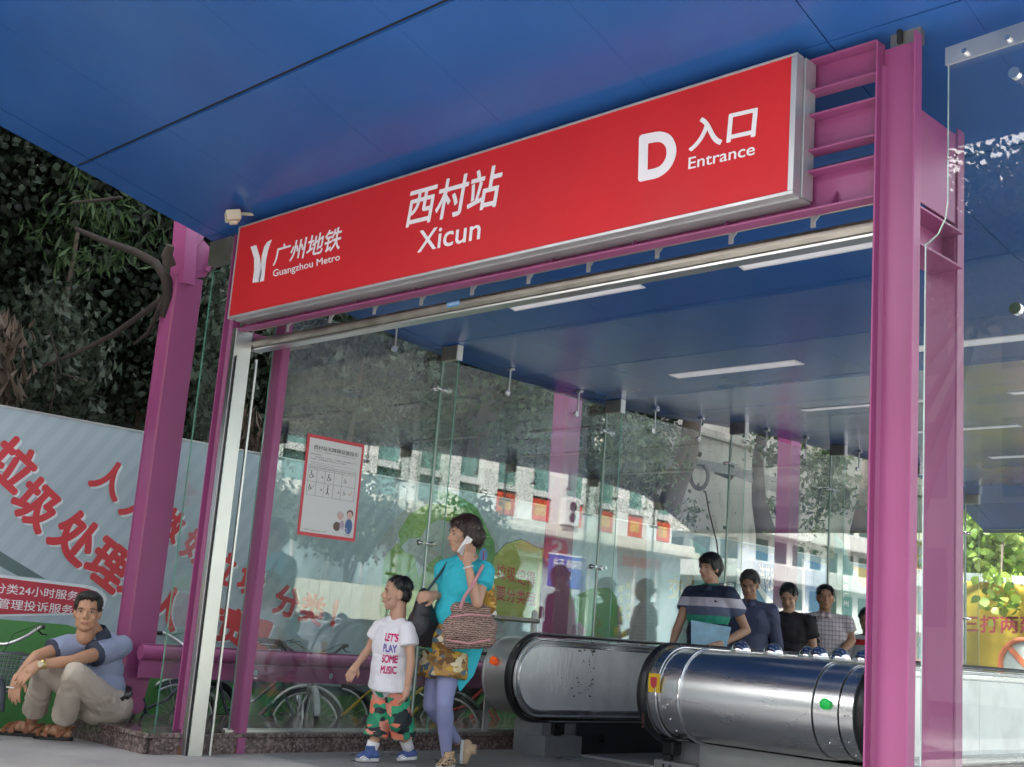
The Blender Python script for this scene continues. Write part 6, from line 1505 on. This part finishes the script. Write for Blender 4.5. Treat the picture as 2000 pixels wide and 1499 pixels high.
for i, (lb, c0, r_, n_, m_, sh_) in enumerate((
  ('drooping fishtail palm with dusty green leaflets left of the outer column', (-10.35,4.55,2.95), (.55,.42,.62), 900, GR_P, 'fish'),
  ('leafy palm spray above the hoarding at the picture edge', (-10.4,3.0,3.35), (.6,.7,.5), 1000, GR_M, 'fish'),
  ('bright green spray of leaves below the canopy corner', (-10.3,4.7,4.25), (.7,.6,.35), 420, GR_M, 'long'),
  ('palm leaves showing between the outer column and the red sign', (-10.1,5.9,3.4), (.45,.5,.9), 800, GR_P, 'fish'),
  ('grey-green palm fronds reaching the first glass joint', (-10.2,8.0,3.75), (.6,.7,.55), 900, GR_P, 'fish'))):
    t = thing('fishtail_palm', (c0[0]-.4, c0[1], -.3), lb, 'plant', 'palms leaning over the hoarding')
    P, N, S_ = cloud([c0, (c0[0]-.5, c0[1]+.3, c0[2]+.4)], [r_, r_], int(n_*2.2), .10 if sh_ == 'fish' else .15, .7, .17)
    obj('crown', leaf_mesh(P, N, S_, sh_, .45), m_, t)['kind'] = 'stuff'
    obj('stem', MB().tube([(c0[0]-.4, c0[1], -.27), (c0[0]-.55, c0[1]+.1, 1.4), (c0[0]-.2, c0[1], c0[2])], [.05,.04,.02], 8), BARK, t)
t = thing('dry_leaf_bunch', (-10.0, 3.75, 2.4), 'bunch of dry brown hanging leaves above the hoarding left of the outer column', 'dry leaves')
P = np.stack([rng.normal(-10.0,.08,300), rng.normal(3.86,.10,300)+rng.choice([0,.17],300), rng.uniform(2.3,3.25,300)], 1); N = rng.normal(size=(300,3))*.35; N[:,2] = -1
obj('leaves', leaf_mesh(P, N, .17*rng.uniform(.6,1.2,300), 'fish', .22), DRY, t)['kind'] = 'stuff'
obj('stem', MB().tube([(-10,3.8,2.35),(-10.02,3.85,3.0),(-10.1,3.75,3.6)], .012, 6), BARK, t)
t = thing('dry_leaf_bunch', (-10.0, 6.4, 2.4), 'dry grass-like leaf tuft above the hoarding behind the stainless guide rail', 'dry leaves')
P = np.stack([rng.normal(-10.0,.08,160), rng.normal(6.45,.12,160), rng.uniform(2.2,2.9,160)], 1); N = rng.normal(size=(160,3))*.35; N[:,2] = -1
obj('leaves', leaf_mesh(P, N, .16*rng.uniform(.6,1.2,160), 'fish', .2), DRY, t)['kind'] = 'stuff'
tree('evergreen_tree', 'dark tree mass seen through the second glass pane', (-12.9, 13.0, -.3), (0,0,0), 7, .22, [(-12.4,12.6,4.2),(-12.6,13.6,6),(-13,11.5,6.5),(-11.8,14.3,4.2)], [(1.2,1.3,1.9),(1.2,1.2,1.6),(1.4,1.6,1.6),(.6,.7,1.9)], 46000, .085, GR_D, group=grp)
tree('street_tree', 'unseen broad tree left of the view, added so its crown shades the seated man', (-11.8, .6, -.3), (0,0,0), 6.0, .2, [(-11.5,.9,6.2),(-11.6,-.6,5.2),(-11.2,1.6,7.6),(-10.6,-1.0,7.2)], [(1.6,1.5,1.6),(1.6,1.6,1.6),(1.7,1.5,1.4),(2,2,1.5)], 16000, .16, GR_M, group=grp)  # tree added out of view to keep the sun off the outer column
tree('evergreen_tree', 'tall dark crown added high over the hoarding to shade the outer columns', (-13.4, 7.4, -.3), (0,0,0), 9, .2, [(-11.6,6.2,8.4),(-11.5,8.8,8.4),(-11.8,11.4,8.6),(-12,13.8,8.8),(-10.5,6.4,6.5),(-10.6,10.6,6.8),(-10.9,9.5,7.6)], [(1.9,1.8,1.3),(1.8,1.8,1.2),(1.8,1.8,1.2),(1.6,1.6,1.1),(1.2,1.5,.9),(1.3,1.6,.9),(1.3,1.6,.9)], 42000, .12, GR_D, group=grp)  # crowns added high up to keep direct sun off the columns behind the glass
# bare creeper stems crossing in front of the trees
t = thing('creeper', at(330,520,9.6), 'woody creeper with bare branches growing against the outer magenta column', 'creeper')
LB = mat('creeper_bark', (.024,.017,.014), .9, var=.3, vscale=20, bump=.5, bscale=40)
obj('stem', MB().tube([at(148,447,10.0), at(200,470,9.9), at(262,492,9.8), at(305,515,9.6), at(325,545,9.5), at(330,580,9.5), at(318,620,9.5)], [.018,.026,.032,.036,.042,.045,.03], 8), LB, t)
obj('stem', MB().tube([at(85,715,10.0), at(150,690,9.9), at(220,655,9.8), at(280,612,9.7), at(318,585,9.5)], [.01,.018,.022,.024,.03], 8), LB, t)
obj('stem', MB().tube([at(262,672,9.7), at(290,650,9.6), at(306,615,9.5), at(322,580,9.5)], [.01,.016,.02,.03], 8), LB, t)
obj('stem', MB().tube([at(332,520,9.45), at(326,500,9.42), at(333,480,9.4)], [.05,.045,.03], 8), mat('knotted_wood', (.05,.04,.033), .95, var=.4, vscale=30, bump=.8, bscale=50), t)
obj('twig', MB().tube([at(143,396,9.7), at(190,392,9.6), at(238,386,9.5)], .012, 6), LB, t); obj('twig', MB().tube([at(97,645,9.9), at(110,690,9.9), at(120,730,9.9), at(170,745,9.9)], .008, 5), LB, t); obj('twig', MB().tube([at(110,700,9.9), at(108,760,9.9), at(95,810,9.9)], .007, 5), LB, t)
# concrete retaining wall and leaning trunks behind the far panes
rw = thing('retaining_wall', (-12.2, 16, -.3), 'tall stained concrete retaining wall behind the far glass panes', 'wall')
obj('wall_face', MB().box((-12.4, 14.6, -.4), (-12.0, 40, 4.35)), CONC, rw); obj('ledge', MB().box((-12.45, 14.5, 4.352), (-11.9, 40, 4.5)), CONC, rw, bevel=.02); obj('wall_face', MB().box((-13.6, 15.5, 4.0), (-12.5, 60, 7.2)), CONC, rw)
def trunk_thing(label, pts, rs):
    t = thing('tree', pts[0], label, 'tree', 'leaning trees in front of the retaining wall'); obj('trunk', MB().tube(pts, rs, 12), BARK, t); return t
def crown(t, cs, rs, n, sz, m_, sh_='oval', cl=.25, asp=.5): P, N, S_ = cloud(cs, rs, n, sz, clump=cl); obj('crown', leaf_mesh(P, N, S_, sh_, asp), m_, t)['kind'] = 'stuff'
DD = 12.5
def fit(pts, D): return [at(x, y, D) for x, y in pts]
def depth(px, X=-10.6): p_ = on(px, 900, 'X', X); return (p_-CAM).dot(CF)
d1, d2, d3, d4 = depth(960), depth(1310), depth(1495), depth(1690)
def rr(D, *px): return [q_*D/FPX for q_ in px]
t = trunk_thing('dark leaning tree trunk seen between the first and second glass joints', fit([(925,1250),(925,940),(935,860),(960,790),(1005,735)], d1), rr(d1,24,22,20,20,24)); crown(t, [at(965,820,d1-.3), at(1010,770,d1-.3)], [(.5,.6,.5),(.7,.8,.5)], 900, .10, GR_M)
t = trunk_thing('forked tree trunk leaning left behind the striped shirt man', fit([(1250,1250),(1285,1040),(1320,950),(1345,880),(1355,800)], d2), rr(d2,26,24,22,20,18)); crown(t, [at(1250,930,d2-.4), at(1340,1000,d2-.4), at(1230,860,d2), at(1270,890,d2-.2)], [(.5,.6,.35),(.3,.35,.2),(.5,.6,.4),(.5,.6,.5)], 1500, .11, GR_L, 'long', .16, .9)
obj('branch', MB().tube(fit([(1290,1010),(1275,960),(1330,900),(1345,860)], d2-.3), rr(d2,8,7,6,5), 8), BARK, t)
t = trunk_thing('curved grey tree trunk between the third and fourth glass joints', fit([(1505,1240),(1496,1040),(1482,980),(1480,900),(1490,840),(1495,780)], d3), rr(d3,26,20,14,11,11,11)); crown(t, [at(1525,860,d3), at(1530,960,d3), at(1500,822,d3)], [(.35,.3,.45),(.25,.2,.5),(.5,.6,.2)], 700, .09, GR_L, 'oval', .18)
t = trunk_thing('dark tree trunk beside the right magenta column above the plaid shirt man', fit([(1690,1250),(1680,1040),(1695,960),(1700,900),(1705,830)], d4), rr(d4,24,20,16,14,13)); crown(t, [at(1600,930,d4-2), at(1590,1050,d4-2), at(1645,965,d4-2), at(1600,870,d4-2)], [(.5,.6,.5),(.35,.4,.6),(.6,.7,.18),(.5,.5,.5)], 1500, .13, GR_L, 'long', .2, .9)
t = thing('cable_bundle', at(1365,930,d2), 'coiled black cables hanging from wires in front of the concrete wall', 'cables')
co_ = MB()
for k in range(5): co_.tube([at(1366+(15+k)*math.cos(a_), 930+(22+1.5*k)*math.sin(a_), d2+.6+.01*k) for a_ in np.linspace(0, 6.283, 26)], .012, 6)
obj('coil', co_, BLACK, t)
wm_ = MB()
for k in range(9): y0_ = 896+k*2.2; wm_.tube([at(1290,y0_+2,d2), at(1360,y0_+1,d2+.6), at(1430,y0_+14,d3-1), at(1500,y0_+34+k,d3+.8), at(1720,y0_+95+k*3,d4+1)], .009, 5)
obj('wire', wm_, mat('grey_wire', (.2,.2,.2), .7), t)
obj('splice_box', MB().tube([at(1400,915,d2+1), at(1432,928,d2+1)], .09, 10), DARK, t)
obj('wire', MB().tube([at(1405,1105,11.5), at(1400,1060,11.5), at(1385,1000,11.5), at(1378,960,11.5)], .007, 5), BLACK, t)
# fresh leaves hanging in front of the rear opening
t = tree('leafy_tree', 'bright yellow-green leafy tree hanging over the yellow banner', at(1975,1300,25.5), (0,0,0), 6.5, .16, [at(1905,1075,23), at(1960,1080,24), at(2030,1070,24), at(1962,1152,20.6), at(1900,1045,26), at(1960,1040,27), at(1895,1225,20.6)], [(.9,.8,.75),(1.2,.9,.8),(1.4,1,.9),(.30,.16,.2),(1.6,1.2,.9),(2.2,1.4,1.0),(.14,.1,.12)], 12000, .18, GR_Y, 'oval', 5, .28)
tree('leafy_tree', 'deep green trees closing the view far behind the entrance', at(1900,1200,34), (0,0,0), 8, .3, [at(1800,1040,34), at(1960,1000,36), at(2060,1080,36), at(1700,1000,33)], [(3,3,3),(4,3,4),(3.5,3,3.5),(2.5,3,3)], 16000, .3, GR_M, 'oval', 5, .6)
hd = thing('hedge', (-9, 38, 0), 'dark hedge and undergrowth far behind the rear opening', 'hedge')
P, N, S_ = cloud([(-16,38,1.5),(-10,38,1.5),(-22,36,2.5)], [(4,1.5,2.2),(5,1.5,2.2),(4,3,3)], 9000, .28, clump=.5); obj('leaves', leaf_mesh(P, N, S_, 'oval'), GR_M, hd)['kind'] = 'stuff'

# ================================================================== ACROSS THE STREET (seen mirrored in the glass)
WB = mat('white_wall_tiles', (.72,.73,.72), .6, var=.06, vscale=.6); GLD = mat('dark_window_glass', (.04,.10,.10), .1, coat=.5); GLG = mat('green_window_glass', (.16,.30,.28), .15)
REDW = mat('red_window_banner', (.62,.07,.03), .5); CREAM = mat('cream_cornice', (.62,.60,.54), .7)
BXX = 20.0
def refl(px, py, X=BXX): p = on(px, py, 'X', 2*XL-X); return Vector((X, p.y, p.z))
b = thing('department_store', (24, 32, 0), 'long white building across the street with red window banners and cream cornice', 'building')
zc0, zc1 = 4.95, 5.5
obj('wall', MB().box((BXX+.4, 12, 0), (BXX+16, 47, zc0)), mat('pale_blue_shopfront', (.42,.56,.60), .3, var=.1, vscale=.5), b)
obj('cornice', MB().box((BXX-.5, 11.6, zc0), (BXX+.6, 47.3, zc0+.28)).box((BXX-.25, 11.8, zc0+.281), (BXX+.6, 47.2, zc1)), CREAM, b, bevel=.04)
obj('wall', MB().box((BXX+1.0, 12, zc1), (BXX+16, 47, 11.5)), WB, b)
YLET = mat('sign_yellow_letters', (.7,.5,.05), .5); yw = 13.0
while yw < 46:
    redw = yw > 32.5
    obj('pier', MB().box((BXX+.62, yw, zc1), (BXX+.99, yw+.85, 11.5)), WB, b)
    w_ = obj('window', MB().box((BXX+.9, yw+.87, zc1+.1), (BXX+.99, yw+2.08, 8.2)), GLG, b)
    if redw: obj('window_banner', MB().box((BXX+.75, yw+.92, zc1+.15), (BXX+.88, yw+2.02, zc1+1.05)), REDW, w_)
    obj('transom', MB().box((BXX+.7, yw+.9, zc1+1.15), (BXX+.89, yw+2.05, zc1+1.4)), mat_frame, w_)
    if redw: text_quad('lettering', '88', [V(BXX+.74, yw+1.8, zc1+.35), V(BXX+.74, yw+1.15, zc1+.35), V(BXX+.74, yw+1.15, zc1+.85), V(BXX+.74, yw+1.8, zc1+.85)], YLET, w_, .02, .004, n=V(-1,0,0))
    yw += 2.1
for k in range(22): obj('mullion', MB().box((BXX+.3, 12.5+1.55*k, .3), (BXX+.39, 12.6+1.55*k, zc0)), mat_frame, b)
# roof-high shop lettering; the street side reads towards the street
SR = mat('shop_red', (.62,.10,.08), .5); SN = mat('shop_navy', (.06,.10,.20), .5)
def shop(body, px0, px1, z0, z1, m_, bold):
    p0 = refl(px0, 1090); p1 = refl(px1, 1090); y0_, y1_ = max(p0.y, p1.y), min(p0.y, p1.y)
    text_quad('lettering', body, [V(BXX+.28, y0_, z0), V(BXX+.28, y1_, z0), V(BXX+.28, y1_, z1), V(BXX+.28, y0_, z1)], m_, b, bold, .01, n=V(-1,0,0))
shop('学而思培优', 1000, 1075, 4.25, 4.72, SR, .03); shop('www.xueersi.com', 1010, 1075, 3.9, 4.1, SN, .02)
lc = refl(1093,1075); obj('round_emblem', MB().tube([(BXX+.2, lc.y, 4.45), (BXX+.28, lc.y, 4.45)], .75, 28), SR, b); text_quad('lettering', 'S', [V(BXX+.19, lc.y+.35, 4.0), V(BXX+.19, lc.y-.35, 4.0), V(BXX+.19, lc.y-.35, 4.9), V(BXX+.19, lc.y+.35, 4.9)], WHITE, b, .03, .01, n=V(-1,0,0))
shop('学而思培优', 1225, 1300, 4.25, 4.72, SR, .03)
ac = refl(1108,1008,BXX-.2); a_ = thing('air_conditioner', ac, 'white air conditioner box on the cornice of the white building', 'air conditioner'); obj('casing', MB().box((ac.x-.3, ac.y-.45, zc1+.01), (ac.x+.1, ac.y+.45, zc1+1.1)), WB, a_, bevel=.02)
for z in (.35,.8): obj('fan', MB().tube([(ac.x-.31, ac.y, zc1+z), (ac.x-.33, ac.y, zc1+z)], .2, 16), DARK, a_)
# farther blocks
def block(label, x0, x1, y0, y1, h, wallm, bandm, floors, name='apartment_block', wy=1.6, face='x'):
    t = thing(name, ((x0+x1)/2, (y0+y1)/2, 0), label, 'building', 'apartment blocks down the street'); obj('wall', MB().box((x0, y0, 0), (x1, y1, h)), wallm, t)
    fh = h/floors; ws = MB(); wp = None
    for k in range(floors):
        obj('balcony_band', MB().box((x0-.5, y0-.3, k*fh+.1), (x0-.002, y1+.3, k*fh+.1+fh*.38)).box((x0-.5, y0-.5, k*fh+.1), (x1, y0-.302, k*fh+.1+fh*.38)), bandm, t, bevel=.05)
        y_ = y0+.6
        while y_ < y1-1:
            w_ = obj('window', MB().box((x0-.03, y_, k*fh+fh*.48), (x0-.001, y_+wy*.62, k*fh+fh*.95)), GLD, t); y_ += wy
        x_ = x0+.6
        while x_ < x1-1:
            w_ = obj('window', MB().box((x_, y0-.03, k*fh+fh*.48), (x_+wy*.62, y0-.001, k*fh+fh*.95)), GLD, t); x_ += wy
    return t
PINK = mat('pink_red_tiles', (.45,.15,.12), .7, var=.12, vscale=1)
block('white block with rounded balcony bands mirrored in the far panes', 18, 30, 49, 61, 12.6, WB, WB, 6)
block('pinkish red apartment tower mirrored next to the right column', 20, 34, 66, 84, 24, PINK, CREAM, 9)
block('cream apartment block at the far end of the street', 0, 14, 95, 110, 27, CREAM, WB, 9)
# street trees, lamp, signs and cars on the far side
for i, (x_, y_, lb) in enumerate(((17.6, 20.5, 'round street tree mirrored behind the guide poster'), (17.8, 25.5, 'street tree mirrored behind the boy'), (17.6, 30.5, 'street tree mirrored left of the shop lettering'), (17.8, 15.5, 'street tree mirrored at the left end of the glass'))):
    tree('street_tree', lb, (x_, y_, 0), (0,0,0), 4.2, .14, [(x_, y_, 4.6-.25*i), (x_+.3, y_+.9, 4.0), (x_-.3, y_-1.0, 3.8)], [(1.7,1.9,1.6),(1.2,1.3,1.0),(1.2,1.3,1.0)], 5500, .17, GR_M, group='street trees on the far pavement')
t = thing('street_fence', (15.4, 25, 0), 'cream ribbed site fence along the far kerb mirrored in the glass', 'fence'); fm = MB()
for k in range(75):
    obj('fence_sheet', MB().box((5.9, 8+.28*k, -.14), (5.93, 8+.28*k+.262, 1.72)), mat_f if k else globals().setdefault('mat_f', mat('cream_sheet', (.58,.58,.48), .6, var=.08)), t) if k < 40 else None
obj('rail', MB().box((5.931, 8, 1.5), (5.96, 19.2, 1.58)), GREYM, t); t.location = (5.9, 8, 0)
for o_ in [c for c in bpy.data.objects if c.parent == t]: o_.location = Vector(o_.location)-(Vector(t.location)-Vector((15.4,25,0)))
# hanging street direction sign
q = [refl(1075,1085,12), refl(1145,1095,12), refl(1145,1160,12), refl(1075,1150,12)]
t = thing('road_sign', q[0], 'blue road direction sign mirrored in the second glass bay', 'road sign')
ya, yb_ = q[0].y, q[1].y; zt_, zb_ = q[0].z+.05, q[2].z+.1
obj('board', MB().box((12, ya, zb_), (12.05, yb_, zt_)), mat('sign_blue', (.03,.10,.48), .4), t); obj('rim', MB().box((12.01, ya-.05, zb_-.05), (12.04, yb_+.05, zb_-.001)).box((12.01, ya-.05, zt_+.001), (12.04, yb_+.05, zt_+.05)), WHITE, t)
text_quad('lettering', '西湾路 石井', [V(11.99, yb_-.15, zb_+.62*(zt_-zb_)), V(11.99, ya+.15, zb_+.62*(zt_-zb_)), V(11.99, ya+.15, zb_+.9*(zt_-zb_)), V(11.99, yb_-.15, zb_+.9*(zt_-zb_))], WHITE, t, .02, .005, n=V(-1,0,0))
text_quad('lettering', '↑', [V(11.99, (ya+yb_)/2+.2, zb_+.08), V(11.99, (ya+yb_)/2-.2, zb_+.08), V(11.99, (ya+yb_)/2-.2, zb_+.5*(zt_-zb_)), V(11.99, (ya+yb_)/2+.2, zb_+.5*(zt_-zb_))], WHITE, t, .02, .005, n=V(-1,0,0))
obj('post', MB().tube([(12.12, yb_+.1, -.14), (12.12, yb_+.1, zt_+.2)], .09, 12), GREYM, t); obj('arm', MB().tube([(12.12, yb_+.1, zt_-.2), (12.12, ya, zt_-.2)], .05, 10), GREYM, t)
# tree and pale building behind the photographer, mirrored in the front screen
def reflF(px, py, y): p = on(px, py, 'Y', 9.2-y); return Vector((p.x, y, p.z))
c_ = [reflF(1935,400,-9), reflF(1960,470,-9), reflF(1900,560,-9), reflF(1990,520,-9), reflF(2060,420,-9)]
tree('street_tree', 'broad leafy tree mirrored in the glass screen right of the columns', (c_[0].x-1.5, -9.5, 0), (0,0,0), 7.5, .22, c_, [(1.3,1.2,1.0),(1.2,1.2,.8),(.8,1,.6),(1.2,1.2,1.0),(1.4,1.2,1.2)], 12000, .12, GR_M, clump=.3)
b = thing('office_building', (-8, -30, 0), 'pale concrete building behind the street tree mirrored in the glass screen', 'building'); p_ = reflF(1990,620,-24)
obj('wall', MB().box((-40, -40, 0), (10, -24, 13)), mat('pale_facade', (.34,.33,.31), .7, var=.08, vscale=.4), b)
for k in range(14):
    for j in range(3): obj('window', MB().box((-38+3.4*k, -24, 2+3.6*j), (-36.2+3.4*k, -23.96, 4.2+3.6*j)), GLD, b)
